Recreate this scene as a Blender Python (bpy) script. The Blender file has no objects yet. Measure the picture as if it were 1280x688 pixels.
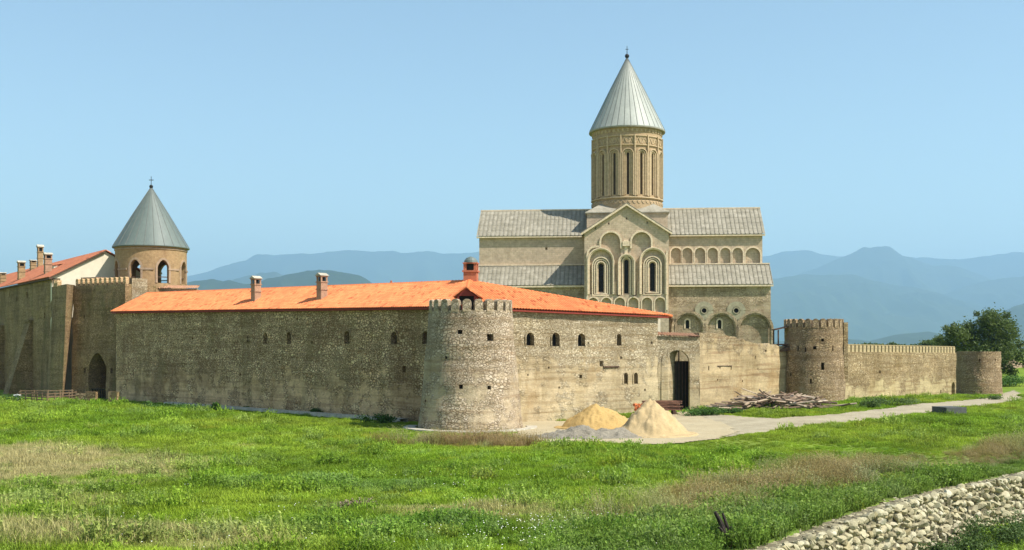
import bpy, bmesh, math, random
import numpy as np
from mathutils import Vector, Matrix, noise as mnoise
random.seed(7); rng = np.random.default_rng(7)
S = bpy.context.scene; C = S.collection
F_, CX, HY, CH = 1400.0, 640.0, 435.0, 6.0      # focal length, centre, horizon (photo pixels) and eye height, used to measure the place
PI = math.pi

# ------------------------------------------------------------------ noise
def _h(ix, iy, seed):
    v = np.sin(ix*127.1 + iy*311.7 + seed*74.7)*43758.5453
    return v - np.floor(v)
def vnoise(x, y, scale=1.0, seed=0, octs=3):
    x = np.asarray(x, float)/scale; y = np.asarray(y, float)/scale
    out = 0; amp = 1; tot = 0
    for o in range(octs):
        ix, iy = np.floor(x), np.floor(y); fx, fy = x-ix, y-iy
        fx = fx*fx*(3-2*fx); fy = fy*fy*(3-2*fy)
        a = _h(ix, iy, seed+o); b = _h(ix+1, iy, seed+o); c = _h(ix, iy+1, seed+o); d = _h(ix+1, iy+1, seed+o)
        out = out + amp*((a*(1-fx)+b*fx)*(1-fy)+(c*(1-fx)+d*fx)*fy); tot += amp
        amp *= .5; x = x*2.03; y = y*2.03
    return out/tot
def sstep(a, b, x):
    t = np.clip((np.asarray(x, float)-a)/(b-a), 0, 1); return t*t*(3-2*t)

# ------------------------------------------------------------------ ground height
GAB = [(-6.0, 18.0), (2.6, 28.0), (8.6, 35.6), (11.0, 39.1), (14.3, 43.5), (18.2, 48.0), (24.8, 54.2), (34.0, 61.0), (46, 69), (62, 78)]
def gab_dist(x, y):
    """signed distance to the gabion's back edge: positive on the near (low) side"""
    x = np.asarray(x, float); y = np.asarray(y, float)
    best = np.full(x.shape, 1e9); sg = np.zeros(x.shape)
    for (x0, y0), (x1, y1) in zip(GAB[:-1], GAB[1:]):
        dx, dy = x1-x0, y1-y0; L = math.hypot(dx, dy)
        t = np.clip(((x-x0)*dx+(y-y0)*dy)/(L*L), 0, 1)
        d = np.hypot(x-(x0+t*dx), y-(y0+t*dy))
        side = ((x-x0)*dy-(y-y0)*dx)/L
        m = d < best
        best = np.where(m, d, best); sg = np.where(m, np.sign(side), sg)
    return best*sg
def hgt(x, y):
    x = np.asarray(x, float); y = np.asarray(y, float)
    h = .9*sstep(0, 28, x)*sstep(74, 102, y)
    h = h - .4*sstep(34, 55, x)*sstep(74, 102, y)
    h = h + 3.2*sstep(150, 190, y)*sstep(60, 90, x)*(1-sstep(260, 500, y))
    near = (1-sstep(90, 120, y))
    h = h + (vnoise(x, y, 9, 3, 2)-.5)*.22*(1-sstep(66, 84, y))
    d = gab_dist(x, y)
    drop = sstep(.15, .85, d)*(1-sstep(75, 90, y))
    h = h*(1-drop) + drop*(-2.35 + (vnoise(x, y, 4, 9, 2)-.5)*.5)
    return h
def hg(x, y): return float(hgt(x, y))
def on_ground(px, py):
    z = 0.0
    for _ in range(8):
        Y = F_*(CH-z)/(py-HY); X = (px-CX)/F_*Y; z = hg(X, Y)
    return Vector((X, Y, z))
def at(px, py, Y): return Vector(((px-CX)/F_*Y, Y, CH+(HY-py)/F_*Y))

# ------------------------------------------------------------------ mesh helpers
class MB:
    def __init__(s): s.v = []; s.f = []; s.uv = None; s.m = []
    def add(s, vs, fs, M=None, mi=0):
        b = len(s.v)
        s.v += [tuple(M @ Vector(v)) if M is not None else tuple(v) for v in vs]
        s.f += [tuple(i+b for i in f) for f in fs]; s.m += [mi]*len(fs); return s
    def box(s, x0, x1, y0, y1, z0, z1, M=None, mi=0):
        return s.add([(x0,y0,z0),(x1,y0,z0),(x1,y1,z0),(x0,y1,z0),(x0,y0,z1),(x1,y0,z1),(x1,y1,z1),(x0,y1,z1)],
                     [(0,3,2,1),(4,5,6,7),(0,1,5,4),(1,2,6,5),(2,3,7,6),(3,0,4,7)], M, mi)
    def hexa(s, p, M=None):
        return s.add(p, [(0,3,2,1),(4,5,6,7),(0,1,5,4),(1,2,6,5),(2,3,7,6),(3,0,4,7)], M)
    def prism(s, poly, y0, y1, M=None):           # poly (x,z) counter-clockwise seen from -y
        n = len(poly)
        vs = [(x, y0, z) for x, z in poly]+[(x, y1, z) for x, z in poly]
        fs = [tuple(range(n)), tuple(range(2*n-1, n-1, -1))]+[(i, i+n, (i+1) % n+n, (i+1) % n) for i in range(n)]
        return s.add(vs, fs, M)
    def slab(s, poly, z0, z1, M=None):            # poly (x,y) ccw
        n = len(poly)
        vs = [(x, y, z0) for x, y in poly]+[(x, y, z1) for x, y in poly]
        fs = [tuple(range(n-1, -1, -1)), tuple(range(n, 2*n))]+[(i, (i+1) % n, (i+1) % n+n, i+n) for i in range(n)]
        return s.add(vs, fs, M)
    def lathe(s, prof, n=48, M=None, closed=False, fn=None, a0=0.0):
        vs = []; m = len(prof)
        for i in range(n):
            a = a0+2*PI*i/n
            for r, z in prof:
                rr = r+(fn(a, z) if fn else 0)
                vs.append((rr*math.sin(a), -rr*math.cos(a), z))
        fs = []
        for i in range(n):
            j = (i+1) % n
            for k in range(m if closed else m-1):
                k2 = (k+1) % m
                fs.append((i*m+k, j*m+k, j*m+k2, i*m+k2))
        if not closed:
            fs.append(tuple(i*m for i in range(n-1, -1, -1))); fs.append(tuple(i*m+m-1 for i in range(n)))
        return s.add(vs, fs, M)
    def tube(s, pts, r0, r1=None, n=7, M=None):
        r1 = r0 if r1 is None else r1; vs = []; L = len(pts)
        for i, p in enumerate(pts):
            p = Vector(p); d = (Vector(pts[min(i+1, L-1)])-Vector(pts[max(i-1, 0)])).normalized()
            a = d.orthogonal().normalized() if i == 0 else (a-d*a.dot(d)).normalized()
            b = d.cross(a); r = r0+(r1-r0)*i/(L-1)
            for k in range(n): vs.append(p+a*(r*math.cos(2*PI*k/n))+b*(r*math.sin(2*PI*k/n)))
        fs = [(i*n+k, i*n+(k+1) % n, (i+1)*n+(k+1) % n, (i+1)*n+k) for i in range(L-1) for k in range(n)]
        fs += [tuple(range(n-1, -1, -1)), tuple((L-1)*n+k for k in range(n))]
        return s.add(vs, fs, M)
    def band(s, path, w, y0, y1, mapf=None, ends=True):     # moulding that follows a path on a face, y0 front .. y1 back
        mapf = mapf or (lambda x, y, z: (x, y, z)); n = len(path); vs = []
        for i, (x, z) in enumerate(path):
            xa, za = path[max(i-1, 0)]; xb, zb = path[min(i+1, n-1)]
            dx, dz = xb-xa, zb-za; L = math.hypot(dx, dz) or 1; nx, nz = -dz/L, dx/L
            for sgn, y in ((-1, y1), (-1, y0), (1, y0), (1, y1)):
                vs.append(mapf(x+nx*sgn*w/2, y, z+nz*sgn*w/2))
        fs = []
        for i in range(n-1):
            for k in range(4): fs.append((i*4+k, (i+1)*4+k, (i+1)*4+(k+1) % 4, i*4+(k+1) % 4))
        if ends: fs += [(0, 1, 2, 3), tuple((n-1)*4+k for k in (3, 2, 1, 0))]
        return s.add(vs, fs)
    def build(s, name, mat, root=None, frame=None, smooth=False, fix=True):
        me = bpy.data.meshes.new(name); me.from_pydata([tuple(v) for v in s.v], [], s.f)
        mats = mat if isinstance(mat, (list, tuple)) else [mat]
        for m in mats: me.materials.append(m)
        if len(mats) > 1: me.polygons.foreach_set('material_index', s.m)
        if s.uv is not None:
            l = me.uv_layers.new(name='uv'); idx = np.empty(len(me.loops), dtype=np.int32)
            me.loops.foreach_get('vertex_index', idx); uv = np.array(s.uv, dtype=np.float32)[idx]
            l.data.foreach_set('uv', uv.ravel())
        if fix:
            bm = bmesh.new(); bm.from_mesh(me); bmesh.ops.recalc_face_normals(bm, faces=bm.faces); bm.to_mesh(me); bm.free()
        if smooth: me.polygons.foreach_set('use_smooth', [True]*len(me.polygons))
        me.update()
        o = bpy.data.objects.new(name, me); C.objects.link(o)
        P = root.matrix_basis.copy() if root is not None else Matrix.Identity(4)
        q = root.parent if root is not None else None
        while q is not None: P = q.matrix_basis @ P; q = q.parent
        if root is not None: o.parent = root
        if frame is not None: o.matrix_basis = P.inverted() @ frame
        return o
def tag(o, label, cat, group=None, kind=None):
    if label: o['label'] = label
    if cat: o['category'] = cat
    if group: o['group'] = group
    if kind: o['kind'] = kind
    return o
def thing(name, M, label, cat, group=None):
    o = bpy.data.objects.new(name, None); C.objects.link(o); o.matrix_basis = M; o.empty_display_size = .5
    return tag(o, label, cat, group)
def Tm(x, y, z, a=0.0): return Matrix.Translation((x, y, z)) @ Matrix.Rotation(a, 4, 'Z')
def frame(P0, P1, z=0.0):
    return Tm(P0[0], P0[1], z, math.atan2(P1[1]-P0[1], P1[0]-P0[0]))
def copy_tree(o, parent=None):
    c = o.copy(); C.objects.link(c); c.parent = parent
    for ch in list(o.children): copy_tree(ch, c)
    return c
def along(P0, P1, px, off=0.0):
    """distance along the line P0-P1 (moved inwards by off) where the photo column px meets it"""
    P0 = Vector(P0[:2]); P1 = Vector(P1[:2]); e = (P1-P0).normalized(); n = Vector((-e.y, e.x)); Q = P0+n*off
    k = (px-CX)/F_
    return (k*Q.y-Q.x)/(e.x-k*e.y)
def zat(P0, P1, s, py, off=0.0):
    P0 = Vector(P0[:2]); e = (Vector(P1[:2])-P0).normalized(); n = Vector((-e.y, e.x)); Y = (P0+e*s+n*off).y
    return CH+(HY-py)/F_*Y
def arch(w, h, cx=0, z0=0, n=10, pointed=0.0):
    r = w/2; pts = [(cx-r, z0), (cx+r, z0)]
    for i in range(n+1):
        a = PI*i/n; z = r*math.sin(a)
        if pointed: z *= 1+pointed*math.sin(a)**3
        pts.append((cx+r*math.cos(a), z0+h-r*(1+pointed)+z))
    return pts
def arch_path(w, h, cx=0, z0=0, n=12, pointed=0.0):
    p = arch(w, h, cx, z0, n, pointed); return [p[1]]+p[2:]+[p[0]]
def cut(o, cutters):
    """subtract closed shapes (MB in the object's own coordinates) from the object's mesh"""
    tmp = []
    for mb in cutters:
        me = bpy.data.meshes.new('cutter'); me.from_pydata([tuple(v) for v in mb.v], [], mb.f)
        bm = bmesh.new(); bm.from_mesh(me); bmesh.ops.recalc_face_normals(bm, faces=bm.faces); bm.to_mesh(me); bm.free()
        c = bpy.data.objects.new('cutter', me); C.objects.link(c)
        c.parent = o; tmp.append(c)
        m = o.modifiers.new('b', 'BOOLEAN'); m.operation = 'DIFFERENCE'; m.solver = 'EXACT'; m.object = c
    bpy.context.view_layer.update()
    dg = bpy.context.evaluated_depsgraph_get()
    me = bpy.data.meshes.new_from_object(o.evaluated_get(dg)); old = o.data
    o.modifiers.clear(); o.data = me; me.name = o.name
    for c in tmp: bpy.data.objects.remove(c)
def rib_plane(poly, pitch, prof, row=.36, step=.018, mb=None):
    """roof covering on a convex plane polygon (first edge = eave); prof = [(fraction of pitch, height)]"""
    mb = mb or MB(); mb.uv = mb.uv or []
    P = [Vector(p) for p in poly]; O = P[0]; e = (P[1]-P[0]).normalized(); n = e.cross(P[2]-P[0]).normalized()
    if n.z < 0: n = -n
    u = n.cross(e)
    if u.z < 0: u = -u
    q = [((p-O).dot(e), (p-O).dot(u)) for p in P]
    a0, a1 = min(a for a, b in q), max(a for a, b in q); B = max(b for a, b in q)
    As = []; k = math.floor(a0/pitch)
    while k*pitch < a1:
        for f, h in prof:
            a = (k+f)*pitch
            if a0+1e-4 < a < a1-1e-4: As.append((a, h))
        k += 1
    As = [(a0+1e-3, 0)]+As+[(a1-1e-3, 0)]
    nr = max(1, math.ceil(B/row)); base = len(mb.v); R = nr*2
    for a, h in As:
        bs = []
        for i in range(len(q)):
            (xa, ya), (xb, yb) = q[i], q[(i+1) % len(q)]
            if (xa-a)*(xb-a) <= 0 and abs(xa-xb) > 1e-9: bs.append(ya+(yb-ya)*(a-xa)/(xb-xa))
        lo, hi = min(bs), max(bs)
        for k in range(nr):
            for j in (0, 1):
                b = min(max((k+j)*row, lo), hi)
                p = O+e*a+u*b+n*(h+(step if j == 0 else 0)+.02)
                mb.v.append(tuple(p)); mb.uv.append((a, b))
    for i in range(len(As)-1):
        for k in range(R-1):
            p = base+i*R+k; f = (p, p+R, p+R+1, p+1)
            c = [Vector(mb.v[t]) for t in f]
            if (c[0]-c[3]).length+(c[1]-c[2]).length > 1e-3: mb.f.append(f); mb.m.append(0)
    return mb
TILE = [(0, 0), (.12, .06), (.3, .11), (.5, .125), (.7, .11), (.88, .06)]
SEAM = [(0, 0), (.40, 0), (.44, .07), (.56, .07), (.60, 0)]

# ------------------------------------------------------------------ materials
class NT:
    def __init__(s, name):
        s.mat = bpy.data.materials.new(name); s.mat.use_nodes = True; s.t = s.mat.node_tree; s.t.nodes.clear()
        s.out = s.t.nodes.new('ShaderNodeOutputMaterial'); s.b = s.t.nodes.new('ShaderNodeBsdfPrincipled')
        s.t.links.new(s.b.outputs[0], s.out.inputs[0]); s.b.inputs['Roughness'].default_value = .9
        s.b.inputs['Specular IOR Level'].default_value = .2
        s.tc = s.t.nodes.new('ShaderNodeTexCoord'); s.obj = s.tc.outputs['Object']
    def put(s, sock, v):
        if isinstance(v, bpy.types.NodeSocket): s.t.links.new(v, sock)
        elif isinstance(v, (tuple, list)) and len(v) == 3 and sock.type == 'RGBA': sock.default_value = (*v, 1)
        else: sock.default_value = v
    def noise(s, scale, detail=3, rough=.6, vec=None, stretch=None, out=0, dist=0):
        v = vec or s.obj
        if stretch: v = s.mapv(v, stretch)
        n = s.t.nodes.new('ShaderNodeTexNoise'); s.t.links.new(v, n.inputs['Vector'])
        n.inputs['Scale'].default_value = scale; n.inputs['Detail'].default_value = detail; n.inputs['Roughness'].default_value = rough
        n.inputs['Distortion'].default_value = dist
        return n.outputs[out]
    def mapv(s, v, sc):
        m = s.t.nodes.new('ShaderNodeMapping'); s.t.links.new(v, m.inputs[0]); m.inputs['Scale'].default_value = sc; return m.outputs[0]
    def ramp(s, fac, stops, const=False):
        r = s.t.nodes.new('ShaderNodeValToRGB'); cr = r.color_ramp
        if const: cr.interpolation = 'CONSTANT'
        while len(cr.elements) < len(stops): cr.elements.new(.5)
        for e, (p, c) in zip(cr.elements, stops): e.position = p; e.color = (*c, 1) if isinstance(c, (tuple, list)) else (c, c, c, 1)
        s.t.links.new(fac, r.inputs[0]); return r.outputs[0]
    def mix(s, fac, a, b, mode='MIX'):
        m = s.t.nodes.new('ShaderNodeMix'); m.data_type = 'RGBA'; m.blend_type = mode
        s.put(m.inputs[0], fac); s.put(m.inputs[6], a); s.put(m.inputs[7], b); return m.outputs[2]
    def math(s, op, a, b=0.0, c=None, clamp=False):
        m = s.t.nodes.new('ShaderNodeMath'); m.operation = op; m.use_clamp = clamp
        s.put(m.inputs[0], a); s.put(m.inputs[1], b)
        if c is not None: s.put(m.inputs[2], c)
        return m.outputs[0]
    def sep(s, v):
        n = s.t.nodes.new('ShaderNodeSeparateXYZ'); s.t.links.new(v, n.inputs[0]); return n.outputs
    def vor(s, vec, scale, feature='F1', out='Color', rnd=1.0):
        n = s.t.nodes.new('ShaderNodeTexVoronoi'); n.feature = feature; s.t.links.new(vec, n.inputs['Vector'])
        n.inputs['Scale'].default_value = scale; n.inputs['Randomness'].default_value = rnd; return n.outputs[out]
    def bump(s, h, dist=.03, strength=1.0):
        b = s.t.nodes.new('ShaderNodeBump'); s.t.links.new(h, b.inputs['Height'])
        b.inputs['Distance'].default_value = dist; b.inputs['Strength'].default_value = strength
        s.t.links.new(b.outputs[0], s.b.inputs['Normal'])
    def attr(s, name, typ='GEOMETRY', out='Color'):
        a = s.t.nodes.new('ShaderNodeAttribute'); a.attribute_name = name; a.attribute_type = typ; return a.outputs[out]
    def color(s, c): s.put(s.b.inputs['Base Color'], c); return s.mat

def stone(name, cols, mortar, cell=.34, squash=1.55, joint=.07, stains=(), plaster=None, cover=.0, zband=None, courses=None, bump=.05, off=0.0):
    """rubble masonry; stains = [(colour, scale, threshold, softness, stretch)], plaster hides stones where its mask says"""
    t = NT(name)
    w = t.noise(1.1, 3, .6, out=1)
    wv = t.t.nodes.new('ShaderNodeVectorMath'); wv.operation = 'MULTIPLY_ADD'
    t.t.links.new(w, wv.inputs[0]); wv.inputs[1].default_value = (.35, .35, .2); t.t.links.new(t.obj, wv.inputs[2])
    v = t.mapv(wv.outputs[0], (1, 1, squash))
    szm = t.ramp(t.noise(.45, 4, .7), [(.47, 0.0), (.51, 1.0)])
    rnd = t.mix(szm, t.vor(v, 1/cell, 'F1', 'Color'), t.vor(v, 1.75/cell, 'F1', 'Color'))
    e1 = t.vor(v, 1/cell, 'DISTANCE_TO_EDGE', 'Distance'); e2 = t.vor(v, 1.75/cell, 'DISTANCE_TO_EDGE', 'Distance')
    edge = t.math('ADD', t.math('MULTIPLY', e1, t.math('SUBTRACT', 1.0, szm)), t.math('MULTIPLY', e2, szm))
    rs = t.sep(rnd)
    n = len(cols); st = t.ramp(rs[0], [(i/max(1, n-1)*.999, c) for i, c in enumerate(cols)])
    fine = t.noise(9, 4, .7); st = t.mix(.55, st, t.ramp(fine, [(.25, .45), (.75, 1.35)]), 'MULTIPLY')
    joints = t.ramp(edge, [(joint*.45, 0.0), (joint*1.5, 1.0)])
    col = t.mix(joints, mortar, st)
    mask = None
    if plaster:
        pn = t.noise(.55, 6, .72, dist=.3)
        if zband:      # plaster lives below z0
            z = t.sep(t.obj)[2]
            zz = t.math('MULTIPLY', t.math('SUBTRACT', zband[0], z), zband[1])
            pn = t.math('ADD', pn, t.math('MINIMUM', t.math('MAXIMUM', zz, -.35), .12))
        mask = t.ramp(pn, [(cover-.03, 0.0), (cover+.05, 1.0)])
        pc = t.mix(t.noise(1.7, 5, .7), plaster, tuple(c*.68 for c in plaster))
        pc = t.mix(t.ramp(t.noise(3.2, 5, .75), [(.6, 0.0), (.7, .7)]), pc, tuple(c*.45 for c in mortar))
        pc = t.mix(.35, pc, t.ramp(rs[1], [(0, .6), (1, 1.3)]), 'MULTIPLY')
        col = t.mix(t.math('MULTIPLY', mask, .86), col, pc)
    if courses:        # faint horizontal building lifts
        z = t.sep(t.obj)[2]
        lines = t.ramp(t.noise(1.0, 3, .6, stretch=(.16, .16, 3.6)), [(.52, 0.0), (.64, courses[1]*1.15)])
        col = t.mix(lines, col, courses[0])
    for sc in stains:
        c, scale, th, soft, stretch = sc
        m = t.ramp(t.noise(scale, 5, .65, stretch=stretch), [(th, 0.0), (th+soft, .85)])
        col = t.mix(m, col, t.mix(.65, c, col, 'MIX') if False else t.mix(.35, c, col))
    col = t.mix(1.0, col, t.ramp(t.noise(1.0, 4, .65, stretch=(.12, .12, 2.2)), [(.34, (.80,.77,.70)), (.5, (1,1,1)), (.68, (1.14,1.12,1.08))]), 'MULTIPLY')
    col = t.mix(1.0, col, t.ramp(t.noise(.16, 5, .65), [(.3, (.70,.66,.60)), (.5, (.98,.96,.93)), (.7, (1.12,1.10,1.06))]), 'MULTIPLY')
    col = t.mix(1.0, col, t.ramp(t.noise(.9, 4, .7, stretch=(1,1,.12)), [(.36, (.87,.85,.80)), (.50, (1,1,1))]), 'MULTIPLY')
    h = t.math('MULTIPLY', joints, t.math('ADD', .7, t.math('MULTIPLY', rs[2], .6)))
    if mask is not None: h = t.math('MULTIPLY', h, t.math('SUBTRACT', 1.0, t.math('MULTIPLY', mask, .8)))
    h = t.math('ADD', h, t.math('MULTIPLY', fine, .5))
    t.bump(h, bump)
    return t.color(col)

def ashlar(name, cols, rough=.5, stain=(.2, .18, .13), bw=.62, bh=.3, scale=1.0, lo=.0):
    t = NT(name)
    s = t.sep(t.obj); cx = t.t.nodes.new('ShaderNodeCombineXYZ')
    t.t.links.new(t.math('ADD', s[0], s[1]), cx.inputs[0]); t.t.links.new(s[2], cx.inputs[1])
    br = t.t.nodes.new('ShaderNodeTexBrick'); t.t.links.new(cx.outputs[0], br.inputs['Vector'])
    br.inputs['Scale'].default_value = 1; br.inputs['Brick Width'].default_value = bw; br.inputs['Row Height'].default_value = bh
    br.inputs['Mortar Size'].default_value = .012; br.inputs['Mortar Smooth'].default_value = .6; br.inputs['Bias'].default_value = 0
    br.inputs['Color1'].default_value = (*cols[0], 1); br.inputs['Color2'].default_value = (*cols[1], 1); br.inputs['Mortar'].default_value = (*[c*.62 for c in cols[0]], 1)
    big = t.ramp(t.noise(.22, 5, .6), [(.35, 0.0), (.68, 1.0)])
    col = t.mix(t.math('MULTIPLY', big, .7), br.outputs[0], cols[2])
    col = t.mix(.8, col, t.ramp(t.noise(2.6, 5, .75), [(.3, .62), (.7, 1.22)]), 'MULTIPLY')
    st = t.ramp(t.noise(.8, 5, .7, stretch=(1, 1, .35)), [(.55, 0.0), (.75, rough)])
    col = t.mix(st, col, stain)
    t.bump(t.math('ADD', t.noise(7, 4, .7), t.math('MULTIPLY', br.outputs[1], -.8)), .02, .7)
    return t.color(col)

def tiles(name, a, b, dark, pitch=.29, row=.36):
    t = NT(name); uv = t.t.nodes.new('ShaderNodeUVMap').outputs[0]; s = t.sep(uv)
    iu = t.math('FLOOR', t.math('DIVIDE', s[0], pitch)); iv = t.math('FLOOR', t.math('DIVIDE', s[1], row))
    c = t.t.nodes.new('ShaderNodeCombineXYZ'); t.t.links.new(iu, c.inputs[0]); t.t.links.new(iv, c.inputs[1])
    wn = t.t.nodes.new('ShaderNodeTexWhiteNoise'); wn.noise_dimensions = '2D'; t.t.links.new(c.outputs[0], wn.inputs[0])
    col = t.mix(wn.outputs['Value'], a, b)
    col = t.mix(t.ramp(t.noise(.35, 5, .6), [(.45, 0.0), (.75, .6)]), col, dark)
    col = t.mix(t.ramp(t.noise(1.6, 5, .75), [(.58, 0.0), (.70, .25)]), col, tuple(x*.55+.1 for x in a))
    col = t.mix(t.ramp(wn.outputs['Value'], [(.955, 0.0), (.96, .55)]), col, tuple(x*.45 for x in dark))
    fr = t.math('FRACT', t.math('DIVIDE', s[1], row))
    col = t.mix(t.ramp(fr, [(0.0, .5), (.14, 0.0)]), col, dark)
    col = t.mix(.5, col, t.ramp(t.noise(14, 3, .7), [(.3, .75), (.7, 1.15)]), 'MULTIPLY')
    t.b.inputs['Roughness'].default_value = .8
    return t.color(col)

def slabs(name, a, b, dirt, pitch):
    t = NT(name); uv = t.t.nodes.new('ShaderNodeUVMap').outputs[0]; s = t.sep(uv)
    iu = t.math('FLOOR', t.math('ADD', t.math('DIVIDE', s[0], pitch), .5))
    wn = t.t.nodes.new('ShaderNodeTexWhiteNoise'); wn.noise_dimensions = '1D'; t.t.links.new(iu, wn.inputs['W'])
    c = t.t.nodes.new('ShaderNodeCombineXYZ'); t.t.links.new(iu, c.inputs[0])
    t.t.links.new(t.math('FLOOR', t.math('ADD', t.math('DIVIDE', s[1], 1.1), t.math('MULTIPLY', wn.outputs[0], 3.0))), c.inputs[1])
    w2 = t.t.nodes.new('ShaderNodeTexWhiteNoise'); w2.noise_dimensions = '2D'; t.t.links.new(c.outputs[0], w2.inputs[0])
    col = t.mix(w2.outputs[0], a, b)
    col = t.mix(t.ramp(t.noise(1.1, 6, .75), [(.42, 0.0), (.66, .85)]), col, dirt)
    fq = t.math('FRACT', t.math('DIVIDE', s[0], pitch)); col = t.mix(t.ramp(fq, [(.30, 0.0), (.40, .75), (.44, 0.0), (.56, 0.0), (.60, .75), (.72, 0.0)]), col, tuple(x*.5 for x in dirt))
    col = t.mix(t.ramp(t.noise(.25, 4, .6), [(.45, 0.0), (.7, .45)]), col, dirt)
    col = t.mix(.7, col, t.ramp(t.noise(6, 4, .8), [(.3, .7), (.7, 1.25)]), 'MULTIPLY')
    t.b.inputs['Roughness'].default_value = .75
    return t.color(col)

def plain(name, c, var=.35, scale=6, rough=.85, metal=0.0, bump=0.0, spec=.2):
    t = NT(name); n = t.noise(scale, 5, .7)
    col = t.mix(t.ramp(n, [(.3, 0.0), (.7, 1.0)]), tuple(x*(1-var) for x in c), tuple(min(.95, x*(1+var*.6)) for x in c))
    t.b.inputs['Roughness'].default_value = rough; t.b.inputs['Metallic'].default_value = metal; t.b.inputs['Specular IOR Level'].default_value = spec
    if bump: t.bump(n, bump)
    return t.color(col)

M = {}
M['rubble_left'] = stone('rubble_left', [(0.644,0.459,0.259), (0.902,0.638,0.391), (0.452,0.311,0.173), (1.031,0.811,0.488), (0.666,0.408,0.216)], (0.184,0.123,0.065), cell=.33, joint=.095,
    plaster=(0.817,0.573,0.332), cover=.585, zband=(4.0, .07), stains=[((0.161,0.090,0.043), .16, .50, .08, (1,1,1)), ((0.278,0.214,0.108), .3, .52, .14, (1,1,.5)), ((0.986,0.704,0.447), 1.1, .66, .08, (1,1,1))], courses=((0.278,0.164,0.085), .4))
M['rubble_front'] = stone('rubble_front', [(0.459,0.386,0.260), (0.588,0.511,0.368), (0.349,0.278,0.171), (0.625,0.556,0.422), (0.422,0.332,0.197)], (0.248,0.202,0.126), cell=.27, joint=.075,
    plaster=(0.551,0.449,0.287), cover=.55, zband=(5.2, .10), stains=[((0.312,0.216,0.107), .25, .60, .1, (1,1,.6)), ((0.248,0.197,0.117), .6, .64, .08, (1,1,1))], courses=((0.293,0.216,0.117), .5))
M['rubble_tower'] = stone('rubble_tower', [(0.478,0.392,0.278), (0.603,0.500,0.381), (0.354,0.274,0.185), (0.666,0.568,0.453), (0.437,0.333,0.216)], (0.229,0.181,0.118), cell=.29, joint=.075,
    plaster=(0.520,0.421,0.288), cover=.63, zband=(6.4, .08), stains=[((0.250,0.186,0.113), .3, .57, .12, (1,1,.6)), ((0.624,0.539,0.433), .9, .66, .08, (1,1,1))], courses=((0.291,0.206,0.124), .5))
M['rubble_gate'] = stone('rubble_gate', [(0.428,0.346,0.216), (0.539,0.446,0.297), (0.335,0.255,0.144), (0.577,0.491,0.342)], (0.242,0.182,0.108), cell=.27, joint=.07,
    plaster=(0.558,0.437,0.261), cover=.47, zband=(6.0, .08), stains=[((0.316,0.209,0.099), .3, .56, .1, (1,1,.6)), ((0.186,0.137,0.081), .7, .66, .06, (1,1,.7))], courses=((0.279,0.182,0.099), .6))
M['rubble_far'] = stone('rubble_far', [(0.418,0.323,0.175), (0.513,0.408,0.242), (0.342,0.257,0.136), (0.551,0.456,0.291)], (0.228,0.166,0.087), cell=.36, squash=2.5, joint=.09,
    plaster=(0.551,0.456,0.262), cover=.54, zband=(2.7, .16), stains=[((0.294,0.209,0.097), .25, .58, .1, (1,1,.5))], courses=((0.266,0.190,0.097), .7))
M['rubble_right_tower'] = stone('rubble_right_tower', [(0.419,0.313,0.190), (0.536,0.410,0.255), (0.314,0.226,0.134), (0.582,0.464,0.322)], (0.210,0.151,0.089), cell=.32, squash=2.2, joint=.09,
    plaster=(0.524,0.399,0.245), cover=.64, stains=[((0.198,0.140,0.078), .4, .54, .12, (1,1,.6)), ((0.560,0.474,0.378), .7, .64, .1, (1,1,1))], courses=((0.268,0.183,0.100), .6))
M['rubble_dark'] = stone('rubble_dark', [(0.369,0.262,0.135), (0.487,0.338,0.188), (0.291,0.201,0.108), (0.544,0.385,0.229)], (0.193,0.131,0.067), cell=.3, joint=.09,
    plaster=(0.408,0.293,0.154), cover=.57, stains=[((0.136,0.092,0.047), .2, .52, .12, (1,1,.5)), ((0.213,0.184,0.081), .4, .54, .12, (1,1,.6)), ((0.582,0.416,0.255), .5, .63, .08, (1,1,.6))])
M['rubble_sunlit'] = M['rubble_dark']
M['church'] = ashlar('church', [(0.498,0.389,0.267), (0.572,0.446,0.315), (0.435,0.341,0.242)], .8, (0.297,0.226,0.150))
M['church_low'] = stone('church_low', [(0.483,0.373,0.247), (0.588,0.466,0.330), (0.399,0.310,0.204)], (0.252,0.194,0.126), cell=.36, joint=.06, plaster=(0.493,0.398,0.281), cover=.52,
    stains=[((0.263,0.204,0.126), .35, .54, .12, (1,1,.5)), ((0.546,0.456,0.339), .6, .65, .08, (1,1,1))], bump=.06)
M['trim'] = ashlar('trim', [(0.748,0.597,0.416), (0.794,0.639,0.455), (0.658,0.525,0.366)], .35, (0.431,0.330,0.218))
M['panel'] = ashlar('panel', [(.38,.335,.23), (.42,.375,.26), (.34,.30,.205)], .5, (.24,.21,.14), .9, .45)
M['drum'] = ashlar('drum', [(0.432,0.313,0.179), (0.484,0.348,0.206), (0.372,0.269,0.159)], .45, (0.233,0.158,0.087), .45, .18)
M['drum_trim'] = ashlar('drum_trim', [(0.537,0.407,0.245), (0.575,0.432,0.272), (0.464,0.346,0.210)], .3, (0.297,0.208,0.122), .45, .18)
M['belfry'] = ashlar('belfry', [(0.396,0.259,0.131), (0.459,0.312,0.166), (0.332,0.219,0.117)], .8, (0.213,0.120,0.059), .34, .11)
M['brick_trim'] = ashlar('brick_trim', [(.42,.29,.19), (.48,.34,.23), (.38,.28,.2)], .5, (.24,.17,.12), .3, .1)
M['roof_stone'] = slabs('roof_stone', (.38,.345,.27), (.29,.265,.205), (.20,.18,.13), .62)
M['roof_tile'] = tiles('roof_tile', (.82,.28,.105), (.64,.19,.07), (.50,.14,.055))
M['roof_tile_old'] = tiles('roof_tile_old', (.50,.185,.095), (.40,.14,.075), (.28,.11,.06))
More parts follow.
